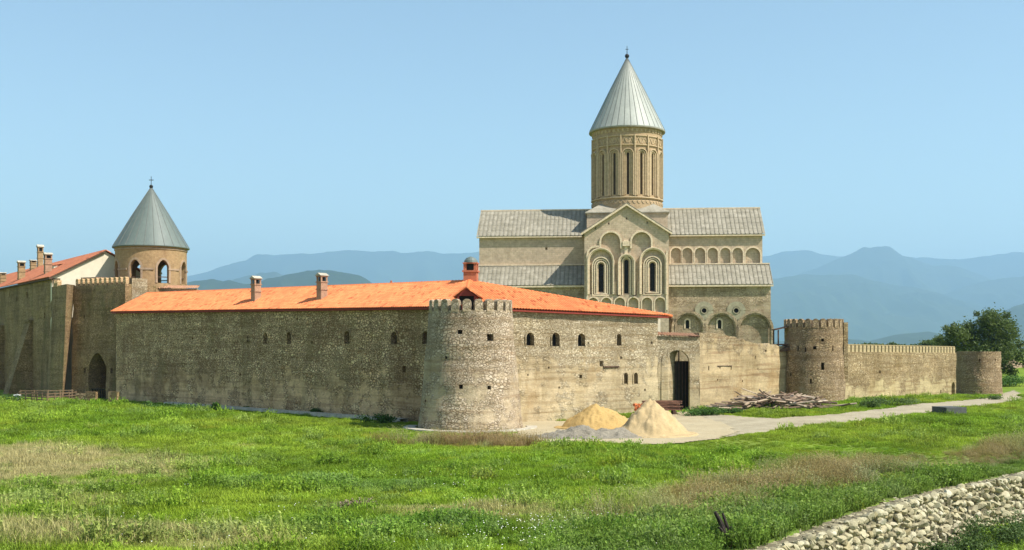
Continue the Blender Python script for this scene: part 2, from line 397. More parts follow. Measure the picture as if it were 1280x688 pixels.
M['coping_tile'] = tiles('coping_tile', (.46,.25,.15), (.36,.20,.12), (.24,.15,.09))
M['tile_ridge'] = plain('tile_ridge', (.70,.20,.07), .25, 5, .8)
M['fascia'] = plain('fascia', (.25,.045,.03), .3, 4, .7)
M['cream'] = plain('cream', (.66,.60,.46), .10, 1.2, .9)
M['pane_brown'] = plain('pane_brown', (.06,.04,.022), .4, 3, .6)
M['dark'] = plain('dark', (.012,.011,.010), .3, 3, .5)
M['door'] = plain('door', (.018,.013,.010), .4, 3, .6)
M['wood_dark'] = plain('wood_dark', (.10,.06,.04), .5, 5, .8)
M['board'] = plain('board', (.17,.085,.055), .6, 3, .8)
M['wood_rail'] = plain('wood_rail', (.19,.13,.08), .4, 6, .85)
M['brick'] = ashlar('brick', [(.46,.27,.17), (.54,.33,.21), (.40,.24,.16)], .4, (.25,.14,.1), .25, .08)
M['brick_red'] = ashlar('brick_red', [(.52,.17,.09), (.56,.2,.11), (.46,.16,.09)], .3, (.3,.1,.06), .25, .08)
M['iron'] = plain('iron', (.03,.03,.03), .2, 3, .5, .6)
M['concrete'] = plain('concrete', (.46,.42,.33), .4, 2, .9)
M['concrete_dark'] = plain('concrete_dark', (.10,.105,.10), .3, 3, .9)
M['white_post'] = plain('white_post', (.55,.56,.54), .15, 8, .8)
M['char'] = plain('char', (.035,.027,.022), .8, 9, .8, bump=.03)
M['bark'] = plain('bark', (.09,.07,.05), .4, 6, .9, bump=.03)
def metal_sheet(name, a, b):
    t = NT(name); v = t.sep(t.obj)
    col = t.mix(t.ramp(t.noise(.5, 5, .7, stretch=(1,1,.25)), [(.35, 0.0), (.65, 1.0)]), a, b)
    col = t.mix(.6, col, t.ramp(t.noise(3, 4, .8, stretch=(1,1,.3)), [(.3, .82), (.7, 1.12)]), 'MULTIPLY')
    t.b.inputs['Roughness'].default_value = .55; t.b.inputs['Metallic'].default_value = .0; t.b.inputs['Specular IOR Level'].default_value = .45
    return t.color(col)
M['cone_pale'] = metal_sheet('cone_pale', (.37,.385,.34), (.28,.295,.26))
M['seam'] = plain('seam', (.15,.155,.14), .3, 2, .6)
M['cone_grey'] = metal_sheet('cone_grey', (.135,.165,.145), (.10,.125,.115))
def plank_mat():
    t = NT('old_plank'); oi = t.t.nodes.new('ShaderNodeObjectInfo')
    c = t.ramp(oi.outputs['Random'], [(0, (.36,.27,.18)), (.25, (.17,.11,.07)), (.45, (.48,.38,.27)), (.75, (.13,.075,.05)), (1, (.58,.48,.36))])
    c = t.mix(.7, c, t.ramp(t.noise(5, 5, .7, stretch=(.3,3,3)), [(.3, .6), (.7, 1.25)]), 'MULTIPLY'); return t.color(c)
M['plank'] = plank_mat()
def leaf(name, a, b, trans=.35):
    t = NT(name); g = t.attr('rnd', out='Fac')
    col = t.ramp(g, [(0, a), (1, b)]); t.color(col); t.b.inputs['Roughness'].default_value = .6
    tr = t.t.nodes.new('ShaderNodeBsdfTranslucent'); t.t.links.new(col, tr.inputs[0])
    mx = t.t.nodes.new('ShaderNodeMixShader'); mx.inputs[0].default_value = trans
    t.t.links.new(t.b.outputs[0], mx.inputs[1]); t.t.links.new(tr.outputs[0], mx.inputs[2]); t.t.links.new(mx.outputs[0], t.out.inputs[0])
    return t.mat
M['leaf_tree'] = leaf('leaf_tree', (.045,.08,.02), (.13,.175,.045), .35)
M['leaf_bush'] = leaf('leaf_bush', (.035,.085,.015), (.09,.19,.03), .3)
M['leaf_dark'] = leaf('leaf_dark', (.05,.09,.02), (.11,.17,.045), .3)
M['twig'] = leaf('twig', (.16,.11,.08), (.34,.26,.19), .1)
def tinted(name, rough=.6, trans=.4):
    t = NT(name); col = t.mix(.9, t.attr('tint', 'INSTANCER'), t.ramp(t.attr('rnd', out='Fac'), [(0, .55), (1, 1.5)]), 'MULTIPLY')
    t.color(col); t.b.inputs['Roughness'].default_value = rough
    tr = t.t.nodes.new('ShaderNodeBsdfTranslucent'); t.t.links.new(col, tr.inputs[0])
    mx = t.t.nodes.new('ShaderNodeMixShader'); mx.inputs[0].default_value = trans
    t.t.links.new(t.b.outputs[0], mx.inputs[1]); t.t.links.new(tr.outputs[0], mx.inputs[2]); t.t.links.new(mx.outputs[0], t.out.inputs[0])
    return t.mat
M['grass'] = tinted('grass')

# ------------------------------------------------------------------ ground colours by place
def zones(x, y):
    """soft masks of what grows where on the meadow"""
    x = np.asarray(x, float); y = np.asarray(y, float)
    n1 = vnoise(x, y, 6, 21, 4)-.5; n2 = vnoise(x, y, 2.2, 31, 3)-.5
    def ell(cx, cy, rx, ry): return 1-sstep(.55, 1.15, np.hypot((x-cx)/rx, (y-cy)/ry)+n1*1.0+n2*.5)
    dry = np.maximum.reduce([ell(-27, 56.5, 11, 11), ell(-20, 42, 7, 3)*.35, ell(-14, 35, 10, 2.6)*.55, ell(-1.5, 40.5, 4.5, 2.0)*.65, ell(-6.5, 42, 1.6, 1.2)*.6, ell(3.5, 37, 3, 1.6)*.4])
    red = np.maximum(ell(-3.0, 69.5, 5.5, 2.6)*.8, ell(8.5, 72, 3, 1.2)*.4)
    d = gab_dist(x, y)
    strip = (sstep(-7.6, -5.2, d+n1*5)-sstep(-2.6, -1.2, d+n1*3))*sstep(36, 42, y)
    strip = np.clip(strip, 0, 1)*np.clip(.35+sstep(.38, .62, vnoise(x, y, 3.2, 77, 3)), 0, 1)
    dark = np.clip(sstep(-4.2, -2.2, d+n1*3), 0, 1)*(d < .2)
    dark = np.maximum(dark, ell(4.5, 34.5, 5.0, 3.0)*.9)
    lush = np.maximum(ell(-6.8, 47.5, 6.5, 1.9), ell(-4, 36, 4.5, 1.6)*.8)
    return dry, red, strip, dark, lush
def tint(x, y):
    dry, red, strip, dark, lush = zones(x, y)
    n = vnoise(x, y, 11, 5, 4); n2 = vnoise(x, y, 2.5, 6, 3)
    k = sstep(.3, .7, n)[..., None]; k2 = sstep(.3, .72, n2)[..., None]
    g = np.array([.205,.33,.02])*(1-k)+np.array([.30,.40,.035])*k
    g = g*(.80+.38*k2)
    m = lambda c, w: (np.array(c), w[..., None])
    for c, w in (m((.09,.20,.025), lush*.7), m((.50,.44,.20), dry*.85), m((.36,.20,.09), red*.7), m((.30,.27,.11), strip*.5), m((.13,.19,.04), dark*.65)):
        g = g*(1-w)+c*w
    yel = (vnoise(x, y, 1.6, 44, 2) > .74)[..., None]*(sstep(.5,.6,vnoise(x, y, 14, 45, 2)))[..., None]
    g = g*(1-yel*.45)+np.array([.36,.36,.03])*yel*.45
    return g

# ------------------------------------------------------------------ world, sun, camera
SUN = Vector((.88*math.cos(math.radians(50)), -.475*math.cos(math.radians(50)), math.sin(math.radians(50)))).normalized()
w = bpy.data.worlds.new('World'); S.world = w; w.use_nodes = True
nt = w.node_tree; bg = nt.nodes['Background']; sky = nt.nodes.new('ShaderNodeTexSky'); sky.sky_type = 'NISHITA'; sky.sun_disc = False
sky.sun_elevation = math.radians(50); sky.sun_rotation = math.atan2(SUN.x, SUN.y)
sky.air_density = 1.0; sky.dust_density = .6; sky.ozone_density = 1.2; sky.altitude = 400
mxs = nt.nodes.new('ShaderNodeMix'); mxs.data_type = 'RGBA'; mxs.blend_type = 'MULTIPLY'; mxs.inputs[0].default_value = 1; mxs.inputs[7].default_value = (1.075, 1.055, .935, 1)
nt.links.new(sky.outputs[0], mxs.inputs[6]); nt.links.new(mxs.outputs[2], bg.inputs[0]); bg.inputs[1].default_value = .112
sl = bpy.data.lights.new('sun', 'SUN'); sl.energy = 4.5; sl.angle = math.radians(.53); sl.color = (1, .945, .85)
so = bpy.data.objects.new('sun', sl); C.objects.link(so); so.rotation_euler = SUN.to_track_quat('Z', 'Y').to_euler(); so.location = (60, -40, 80)
cam = bpy.data.cameras.new('camera'); co = bpy.data.objects.new('camera', cam); C.objects.link(co); S.camera = co
co.location = (0, 0, CH); co.rotation_euler = (PI/2, 0, 0); cam.sensor_width = 36; cam.lens = 36*F_/1280
cam.shift_y = (HY-344)/1280; cam.clip_end = 90000; cam.clip_start = .5
S.view_settings.view_transform = 'Standard'; S.view_settings.look = 'None'; S.view_settings.exposure = .80; S.view_settings.gamma = 1
S.render.engine = 'CYCLES'; S.cycles.use_denoising = True; S.cycles.max_bounces = 6; S.cycles.diffuse_bounces = 3; S.cycles.transparent_max_bounces = 6
S.cycles.volume_bounces = 1; S.cycles.use_adaptive_sampling = True; S.cycles.adaptive_threshold = .01

# ------------------------------------------------------------------ ground
def axis(lo, hi, step, far_lo, far_hi):
    a = list(np.arange(lo, hi+1e-6, step)); s = step; v = hi
    while v < far_hi: s *= 1.35; v += s; a.append(min(v, far_hi))
    s = step; v = lo; pre = []
    while v > far_lo: s *= 1.35; v -= s; pre.append(max(v, far_lo))
    return np.array(sorted(set(pre))+a)
xs = axis(-70, 90, .6, -29000, 29000); ys = axis(16, 125, .6, -350, 29500)
xs = np.unique(np.concatenate([xs, np.arange(0, 30, .3)])); ys = np.unique(np.concatenate([ys, np.arange(26, 60, .3)]))
GX, GY = np.meshgrid(xs, ys); GZ = hgt(GX, GY)
def grid_mesh(name, X, Y, Z, mat, col=None):
    ny, nx = X.shape; me = bpy.data.meshes.new(name)
    co_ = np.stack([X.ravel(), Y.ravel(), Z.ravel()], 1).astype(np.float32)
    i = (np.arange(ny-1)[:, None]*nx+np.arange(nx-1)[None]).ravel()
    q = np.stack([i, i+1, i+nx+1, i+nx], 1).astype(np.int32)
    me.vertices.add(len(co_)); me.vertices.foreach_set('co', co_.ravel())
    me.loops.add(q.size); me.loops.foreach_set('vertex_index', q.ravel())
    me.polygons.add(len(q)); me.polygons.foreach_set('loop_start', np.arange(0, q.size, 4, dtype=np.int32))
    me.update(calc_edges=True); me.polygons.foreach_set('use_smooth', [True]*len(me.polygons)); me.materials.append(mat)
    if col is not None:
        a = me.color_attributes.new('tint', 'FLOAT_COLOR', 'POINT')
        a.data.foreach_set('color', np.concatenate([col.reshape(-1, 3), np.ones((len(co_), 1))], 1).astype(np.float32).ravel())
    o = bpy.data.objects.new(name, me); C.objects.link(o); return o
t = NT('ground'); c = t.mix(.8, t.attr('tint'), t.ramp(t.noise(2.2, 6, .75), [(.3, .45), (.7, 1.2)]), 'MULTIPLY')
c = t.mix(t.ramp(t.noise(.9, 5, .7), [(.6, 0.0), (.75, .4)]), c, (.2,.16,.09)); t.bump(t.noise(6, 5, .7), .08); t.color(c)
tag(grid_mesh('ground', GX, GY, GZ, t.mat, tint(GX, GY)*.75), None, None, kind='structure')

def ribbon(name, poly_px, mat, lift, kind='structure', step=.8, jag=.35, world=None):
    """a ground sheet filling the polygon (photo pixels laid onto the ground, or world points)"""
    P = world or [tuple(on_ground(*p)[:2]) for p in poly_px]
    x0, x1 = min(p[0] for p in P)-1, max(p[0] for p in P)+1; y0, y1 = min(p[1] for p in P)-1, max(p[1] for p in P)+1
    X, Y = np.meshgrid(np.arange(x0, x1, step), np.arange(y0, y1, step))
    def inside(x, y):
        x = x+(vnoise(x, y, 2.3, 71, 3)-.5)*jag*2; y = y+(vnoise(x, y, 2.3, 72, 3)-.5)*jag*4
        r = np.zeros(x.shape, bool); n = len(P)
        for i in range(n):
            (xa, ya), (xb, yb) = P[i], P[(i+1) % n]
            if ya == yb: continue
            c_ = ((ya > y) != (yb > y)) & (x < (xb-xa)*(y-ya)/(yb-ya)+xa); r ^= c_
        return r
    cx, cy = X[:-1, :-1]+step/2, Y[:-1, :-1]+step/2; ins = inside(cx, cy)
    nx = X.shape[1]; Z = hgt(X, Y)+lift
    used = {}; vs = []; fs = []
    for j, i in zip(*np.nonzero(ins)):
        f = []
        for a, b in ((j, i), (j, i+1), (j+1, i+1), (j+1, i)):
            k = (a, b)
            if k not in used: used[k] = len(vs); vs.append((X[a, b], Y[a, b], Z[a, b]))
            f.append(used[k])
        fs.append(tuple(f))
    mb = MB(); mb.add(vs, fs); o = mb.build(name, mat, smooth=True, fix=False)
    tag(o, None, None, kind=kind); return o
t = NT('dirt_road'); c = t.ramp(t.noise(.5, 6, .7), [(.3, (.27,.23,.15)), (.7, (.43,.375,.26))])
c = t.mix(.5, c, t.ramp(t.noise(8, 5, .8), [(.3, .7), (.7, 1.2)]), 'MULTIPLY'); t.bump(t.noise(9, 5, .8), .04); M['road'] = t.color(c)
t = NT('dirt_yard'); c = t.ramp(t.noise(.45, 6, .7), [(.3, (.38,.31,.19)), (.7, (.46,.39,.25))])
c = t.mix(t.ramp(t.noise(1.2, 5, .7), [(.58, 0.0), (.68, .8)]), c, (.28,.25,.17))
c = t.mix(.5, c, t.ramp(t.noise(8, 5, .8), [(.3, .7), (.7, 1.2)]), 'MULTIPLY'); t.bump(t.noise(9, 5, .8), .05); M['yard'] = t.color(c)
ribbon('dirt_road', [(700,534),(780,530),(850,522),(872,517),(960,523),(1045,517),(1110,511),(1180,503),(1238,497.5),(1252,494),(1268,488),(1330,480),(1330,492),(1290,499),(1240,507),(1180,513.5),(1100,523),(1030,531),(960,540),(900,548),(850,552),(780,554),(700,550)], M['road'], .035, step=.4)
ribbon('dirt_yard', [(652,527),(700,527),(780,524),(850,516),(866,516),(905,531),(925,541),(890,551),(850,555),(780,557),(720,555),(655,551),(640,546)], M['yard'], .06, step=.35)

# ------------------------------------------------------------------ masonry walls
def wall_mesh(L, top, thick, dx=.5, amp=.05, base=-1.2, batter=0.0, seed=0, jag=0.0):
    """solid wall along x from 0 to L, outer face near y=0, inner face y=thick; top(x) gives its height"""
    nx = max(2, int(L/dx)+1); X = [L*i/(nx-1) for i in range(nx)]; nz = 16; mb = MB()
    def idx(i, k): return i*(nz+1)+k
    for side in (0, 1):
        for i, x in enumerate(X):
            zt = top(x)+(jag*(mnoise.noise((x*1.7, seed, 3))) if jag else 0)
            for k in range(nz+1):
                z = base+(zt-base)*k/nz
                o = amp*mnoise.noise((x*.35, seed*3.1, z*.5))*1.4+amp*.6*mnoise.noise((x*1.3, seed, z*1.6))
                y = o-batter*max(0, 1-(z)/max(zt, .1)) if side == 0 else thick
                mb.v.append((x, y, z))
    n = nx*(nz+1)
    for i in range(nx-1):
        for k in range(nz):
            mb.f.append((idx(i, k), idx(i+1, k), idx(i+1, k+1), idx(i, k+1)))
            mb.f.append((n+idx(i, k), n+idx(i, k+1), n+idx(i+1, k+1), n+idx(i+1, k)))
        mb.f.append((idx(i, nz), idx(i+1, nz), n+idx(i+1, nz), n+idx(i, nz)))
        mb.f.append((idx(i, 0), n+idx(i, 0), n+idx(i+1, 0), idx(i+1, 0)))
    for k in range(nz):
        mb.f.append((idx(0, k), idx(0, k+1), n+idx(0, k+1), n+idx(0, k)))
        mb.f.append((idx(nx-1, k), n+idx(nx-1, k), n+idx(nx-1, k+1), idx(nx-1, k+1)))
    mb.m = [0]*len(mb.f); return mb
def opening(x, z, w, h, d=.6, shape='arch', y0=-.6):
    mb = MB(); mb.prism(arch(w, h, x, z) if shape == 'arch' else [(x-w/2, z), (x+w/2, z), (x+w/2, z+h), (x-w/2, z+h)], y0, d); return mb
def window(root, F, x, z, w, h, d=.6, trim=.12, tm=None, proud=.05, name='window', rect=False):
    mb = MB(); p = arch_path(w+trim, h+trim/2, x, z) if not rect else [(x+w/2+trim/2, z), (x+w/2+trim/2, z+h), (x-w/2-trim/2, z+h), (x-w/2-trim/2, z)]
    mb.band(p, trim, -proud, .25)
    o = mb.build(name, tm or M['brick_trim'], root, F)
    pb = MB(); pb.prism(arch(w*.98, h*.98, x, z+.01), d-.12, d-.05)
    pb.box(x-.02, x+.02, d-.16, d-.12, z, z+h*.9)
    pb.build('pane', M['dark'], o, F); return o
def merlon_mb(w, h, t, rnd=1.0):
    mb = MB(); r = w/2; pts = [(-r, -.1), (r, -.1), (r, h-r*rnd)]
    n = 8
    for i in range(1, n): a = PI*i/n; pts.append((r*math.cos(a), h-r*rnd+r*rnd*math.sin(a)))
    pts.append((-r, h-r*rnd)); mb.prism(pts, -t/2, t/2); return mb
def round_tower(root, R0, R1, H, holes, mat, floor=1.0, seed=0, N=72):
    prof = []; nz = 16; B = -1.0
    for k in range(nz+1): z = B+(H-B)*k/nz; q = min(1.0, max(0, z)/H); prof.append((R0+(R1-R0)*(1-(1-q)**1.25), z))
    prof += [(R1-.5, H), (R1-.5, H-floor), (.02, H-floor)]
    mb = MB()
    fn = lambda a, z: .09*mnoise.noise((math.cos(a)*2.2+seed, math.sin(a)*2.2, z*.7))+.05*mnoise.noise((math.cos(a)*6, math.sin(a)*6+seed, z*2))
    mb.lathe(prof, N, fn=fn)
    o = mb.build('tower_wall', mat, root); cs = []
    for deg, z, w, h, shp in holes:
        c_ = opening(0, z, w, h, 1.3, shp, -.6); R = (R1+R0)/2
        c_.v = [tuple(Matrix.Rotation(math.radians(deg), 4, 'Z') @ Vector((x, y-R+.15, zz))) for x, y, zz in c_.v]; cs.append(c_)
    if cs: cut(o, cs)
    return o

# ---- tile-roofed wing (L-shaped) behind the near tower
LF, CR = Vector((-45.6, 129.0)), Vector((-3.6, 86.5))
FB = CR+Vector((.8, .6))*20.6
eL = (CR-LF).normalized(); nL = Vector((-eL.y, eL.x)); eF = Vector((.8, .6)); nF = Vector((-.6, .8))
wing = thing('monastery_wing', Tm(CR.x, CR.y, 0), 'long stone building with bright orange tiled roof, behind the battlemented round tower', 'building')
FL = frame(LF, CR); LL = (CR-LF).length; FF = frame(CR, FB); LFr = 20.6
zL = lambda x: 10.05-.95*x/LL
lw = wall_mesh(LL, lambda x: zL(x)-.02, 1.0, seed=1, amp=.07).build('stone_wall', M['rubble_left'], wing, FL)
lwin = []
for px, y0, y1, ww in ((310,420,428,.32),(332,416,430,.62),(361.5,415,430,.62),(434,414,430,.66),(493,415,430,.66),(532,414,430,.66)):
    s = along(LF, CR, px); lwin.append((s, zat(LF, CR, s, y1), ww*1.15, (y1-y0)/F_*(LF+eL*s).y))
holes = []
for px, py in ((505,466),(372,401),(452,455),(270,440),(420,470),(560,430),(300,470),(240,425),(350,455),(390,430)):
    s = along(LF, CR, px); holes.append((s, zat(LF, CR, s, py), .22 if px != 505 else .4, .24 if px != 505 else .55))
cut(lw, [opening(*q) for q in lwin]+[opening(*q, .5, 'rect') for q in holes])
for q in lwin: window(wing, FL, *q, tm=M['rubble_left'])
zF = lambda x: 9.1-.25*x/LFr
fw = wall_mesh(LFr, lambda x: zF(x)-.02, 1.0, seed=2, amp=.07).build('stone_wall', M['rubble_front'], wing, FF)
fwin = []
for px, y0, y1, ww in ((662.5,416,432,.72),(694.5,416,433,.72),(726.5,417,433,.72),(773.5,417.5,432,.48),(782,466,480,.42),(794.5,466,480,.42)):
    s = along(CR, FB, px); fwin.append((s, zat(CR, FB, s, y1), ww*1.1, (y1-y0)/F_*(CR+eF*s).y))
holes = []
for px, py, hw in ((752,458,.45),(726,473,.3),(776,449,.22),(686,461,.16),(699,486,.16),(735,430,.14),(660,470,.14),(806,489,.2),(815,430,.2)):
    s = along(CR, FB, px); holes.append((s, zat(CR, FB, s, py), hw, hw))
cut(fw, [opening(*q) for q in fwin]+[opening(*q, .5, 'rect') for q in holes])
for q in fwin: window(wing, FF, *q, tm=M['rubble_front'])
s = along(CR, FB, 764); zz = zat(CR, FB, s, 459); MB().box(s-.9, s+.8, -.12, .05, zz-.03, zz+.08).build('timber_lintel', M['wood_dark'], wing, FF)
# roofs
ov = .45; d0 = 4.6
def P3(p, z): return Vector((p.x, p.y, z))
Rc = P3(CR+Vector((.05, 5.6)), 11.45)
# eave corner where both offset eaves meet
E0 = LF-nL*ov-eL*.5
den = eL.x*(-eF.y)-eL.y*(-eF.x); dd = (CR-nF*ov)-(LF-nL*ov)
sL = (dd.x*(-eF.y)-dd.y*(-eF.x))/den
Ec = P3(LF-nL*ov+eL*sL, 9.12); Ef = P3(E0, 10.12); Ee = P3(FB-nF*ov+eF*1.3, 8.78)
foot = (Rc-Ef).dot((Ec-Ef).normalized())*(Ec-Ef).normalized()+Ef
up = Rc-foot; Rf = Ef+up
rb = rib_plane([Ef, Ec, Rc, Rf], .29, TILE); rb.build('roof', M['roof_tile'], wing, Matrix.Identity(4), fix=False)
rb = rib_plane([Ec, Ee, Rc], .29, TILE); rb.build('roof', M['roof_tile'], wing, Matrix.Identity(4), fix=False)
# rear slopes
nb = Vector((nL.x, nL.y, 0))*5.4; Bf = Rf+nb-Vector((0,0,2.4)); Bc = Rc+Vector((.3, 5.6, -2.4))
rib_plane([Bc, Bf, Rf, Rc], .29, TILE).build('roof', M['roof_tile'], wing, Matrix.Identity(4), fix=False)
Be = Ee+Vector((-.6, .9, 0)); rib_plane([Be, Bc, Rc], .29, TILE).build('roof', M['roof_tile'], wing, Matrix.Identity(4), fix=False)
hb = MB()
for a, b in ((Rf, Rc), (Rc, Ec), (Rc, Ee)):
    n = max(2, int((b-a).length/.4))
    for i in range(n):
        p = a.lerp(b, i/n); q = a.lerp(b, (i+1)/n)
        hb.tube([p+Vector((0,0,.05)), q+Vector((0,0,.03))], .14, .12, 7)
hb.build('ridge_tiles', M['tile_ridge'], wing, Matrix.Identity(4))
fb = MB()
for a, b, nn in ((Ef, Ec, nL), (Ec, Ee, nF)):
    n3 = Vector((nn.x, nn.y, 0))
    vs = []
    for p in (a, b):
        for off, dz in ((0.06, -.14), (.46, -.16), (.46, .06), (.06, -.0)): vs.append(p+n3*off+Vector((0, 0, dz)))
    fb.add(vs, [(0,4,5,1),(1,5,6,2),(2,6,7,3),(3,7,4,0),(0,1,2,3),(7,6,5,4)])
fb.build('eave_board', M['fascia'], wing, Matrix.Identity(4))
# rear walls and gable end close the wing
gb = MB()
gb.add([P3(LF, -1), P3(LF, 10.0), Vector((*(LF+nL*4.8), 12.3)), Vector((*(LF+nL*9.8), 9.9)), Vector((*(LF+nL*9.8), -1))], [(0, 1, 2, 3, 4)])
a = LF+nL*9.8; b = Vector((Bc.x, Bc.y)); e2 = Vector((Be.x-.3, Be.y+.1))
gb.add([P3(a, -1), P3(b, -1), P3(b, 9.0), P3(a, 9.9)], [(0,1,2,3)]); gb.add([P3(b, -1), P3(e2, -1), P3(e2, 8.6), P3(b, 9.0)], [(0,1,2,3)])
gb.build('rear_wall', M['cream'], wing, Matrix.Identity(4), fix=False)
def chimney(root, F, x, y, z, w, h, mat, name='chimney', cap='gable', d=None):
    d = d or w; mb = MB(); Q = Matrix.Translation((x, y, z))
    mb.box(-w/2, w/2, -d/2, d/2, -.6, h*.70, Q)
    for zz in (.10, h*.40, h*.66): mb.box(-w/2-.06, w/2+.06, -d/2-.06, d/2+.06, zz, zz+.09, Q)
    for sx in (-1, 1):
        for sy in (-1, 1): mb.box(sx*w/2-(.14 if sx > 0 else 0), sx*w/2+(.14 if sx < 0 else 0), sy*d/2-(.14 if sy > 0 else 0), sy*d/2+(.14 if sy < 0 else 0), h*.70, h*.86, Q)
    mb.box(-w/2-.05, w/2+.05, -d/2-.05, d/2+.05, h*.86, h*.9, Q)
    o = mb.build(name, mat, root, F)
    c_ = MB(); hw = w/2+.12
    if cap == 'gable': c_.prism([(-hw, h*.9), (hw, h*.9), (0, h*1.0)], -d/2-.12, d/2+.12, Q)
    else: c_.lathe([(hw*.98, h*.9), (hw*.95, h*.96), (hw*.7, h*1.04), (hw*.3, h*1.09), (.02, h*1.1)], 16, Q)
    c_.build('chimney_cap', M['concrete'] if cap == 'gable' else M['cone_grey'], o, F)
    k_ = MB(); k_.box(-w/2+.16, w/2-.16, -d/2+.16, d/2-.16, h*.70, h*.855, Q); k_.build('flue', M['dark'], o, F); return o
def roofz(s_, off): return (Ef+(Ec-Ef)*(s_/LL)).z+(off+ov)*(2.35/5.2)
for px in (320, 402.5):
    s = along(LF, CR, px, 1.5); chimney(wing, FL, s, 1.5, roofz(s, 1.4)-.05, .72, 2.65 if px < 400 else 2.6, M['brick'])
Fr = Tm(Rc.x+.15, Rc.y+.5, 0, math.radians(-8)); mb = MB()
q_ = Matrix.Identity(4); mb.box(-.55, .55, -.45, .45, 10.3, 12.3, q_); mb.box(-.64, .64, -.54, .54, 12.25, 12.38)
for sx in (-1, 1):
    for sy in (-1, 1): mb.box(sx*.43-.12, sx*.43+.12, sy*.34-.1, sy*.34+.1, 12.38, 12.95)
mb.box(-.6, .6, -.5, .5, 12.93, 13.03)
ch = mb.build('chimney', M['brick_red'], wing, Fr)
mb = MB(); mb.lathe([(.58, 13.03), (.55, 13.2), (.38, 13.42), (.15, 13.52), (.02, 13.55)], 18); mb.build('chimney_cap', M['cone_grey'], ch, Fr)
MB().box(-.3, .3, -.22, .22, 12.38, 12.92).build('flue', M['dark'], ch, Fr)
# dormer at the roof corner
dc = at(583, 383, 85.8); Fd = Tm(dc.x, dc.y, 0, math.radians(-3)); mb = MB(); z0 = 8.95; zt = 10.0
mb.box(-.72, -.58, 0, 2.6, z0, zt); mb.box(.58, .72, 0, 2.6, z0, zt); mb.box(-.72, .72, .0, .1, zt-.02, zt+.06)
mb.prism([(-.72, zt), (.72, zt), (0, zt+.55)], .02, 2.8)
do = mb.build('dormer', M['fascia'], wing, Fd)
rb = rib_plane([(-1.0, -.22, zt-.16), (-1.0, 3.6, zt-.16), (0, 3.6, zt+.62), (0, -.22, zt+.62)], .29, TILE)
rib_plane([(1.0, 3.6, zt-.16), (1.0, -.22, zt-.16), (0, -.22, zt+.62), (0, 3.6, zt+.62)], .23, TILE, mb=rb)
rb.build('dormer_roof', M['roof_tile'], do, Fd, fix=False)
MB().box(-.58, .58, .5, .6, z0, zt).build('dormer_opening', M['dark'], do, Fd)
s = along(LF, CR, 489, 4.4); MB().tube([(s, 4.4, 11.2), (s, 4.4, 12.0)], .09).build('vent_pipe', M['brick_red'], wing, FL)

# ---- near round tower
NT0 = (-3.1, 83.9)
nt_ = thing('round_tower', Tm(NT0[0], NT0[1], 0), 'large battered round stone tower with rounded battlements at the corner of the orange-roofed building', 'tower')
round_tower(nt_, 3.95, 3.12, 8.72, [(-9, 3.05, .3, .3, 'rect'), (24, 3.0, .28, .28, 'rect'), (-12, 7.0, .4, .3, 'rect'), (28, 6.5, .5, .5, 'rect'), (-60, 2.0, .2, .2, 'rect'), (2, 8.0, .18, .2, 'rect'), (-30, 5.2, .2, .2, 'rect')], M['rubble_tower'], seed=3)
m0 = None
for k in range(22):
    a = math.radians(-3+k*360/22); Fm = Tm(NT0[0], NT0[1], 8.72) @ Matrix.Rotation(a, 4, 'Z') @ Matrix.Translation((0, -2.87, 0))
    if m0 is None: m0 = merlon_mb(.60, .84, .5).build('merlon', M['rubble_tower'], nt_, Fm)
    else: c_ = m0.copy(); C.objects.link(c_); c_.matrix_basis = nt_.matrix_basis.inverted() @ Fm

# ---- gate wall
GB, GC, GD = FB, Vector((16.75, 99.9)), Vector((28.6, 110.25))
gw = thing('gate_wall', Tm(GB.x, GB.y, 0), 'beige plastered stone wall with arched gateway, running from the orange-roofed building to the right tower', 'wall')
Fg = frame(GB, GC); Lg = (GC-GB).length; Fh = frame(GC, GD); Lh = (GD-GC).length
pw = wall_mesh(Lg, lambda x: 7.05-.12*x/Lg, 1.5, seed=4, amp=.05, dx=.4).build('gate_masonry', M['rubble_front'], gw, Fg)
s1, s2 = along(GB, GC, 830.5), along(GB, GC, 862); gw_ = s2-s1; gc = (s1+s2)/2; zb = .30; zt = zat(GB, GC, gc, 433.5)
fr_ = arch(gw_, zt-zb+.3, gc, zb-.3, 12); bk = [((x-gc)*.55+gc+1.45, z-(.25 if z > zb else 0)) for x, z in fr_]
n = len(fr_); cc = MB(); cc.add([(x, -.4, z) for x, z in fr_]+[(x, 1.9, z) for x, z in bk], [tuple(range(n)), tuple(range(2*n-1, n-1, -1))]+[(i, i+n, (i+1) % n+n, (i+1) % n) for i in range(n)])
cut(pw, [cc])
mb = MB(); mb.band(arch_path(gw_+.3, zt-zb+.15, gc, zb-.3, 14), .32, -.06, .2); mb.build('gate_arch', M['rubble_front'], gw, Fg)
dw = gw_*.66; gc_ = gc; gc = gc+.95
gd = MB().box(gc+.20-dw/2, gc+.20+dw/2-.1, 1.28, 1.38, zb-.25, zt-1.3).build('gate_door', M['door'], gw, Fg)
mb = MB()
for k in range(5): mb.box(gc+.20-dw/2+.04+k*dw/5, gc+.20-dw/2+.08+k*dw/5, 1.24, 1.28, zb-.2, zt-1.35)
mb.build('door_batten', M['wood_dark'], gd, Fg)
MB().box(gc+.20-.45, gc+.20-.38, 1.26, 1.36, zt-1.3, zt-.2).build('gate_mullion', M['wood_dark'], gw, Fg); gc = gc_
rb = rib_plane([(-.02, -.2, 7.02), (Lg-.1, -.2, 6.9), (Lg-.1, .9, 7.2), (-.02, .9, 7.3)], .29, TILE); rb.build('tile_coping', M['coping_tile'], gw, Fg, fix=False)
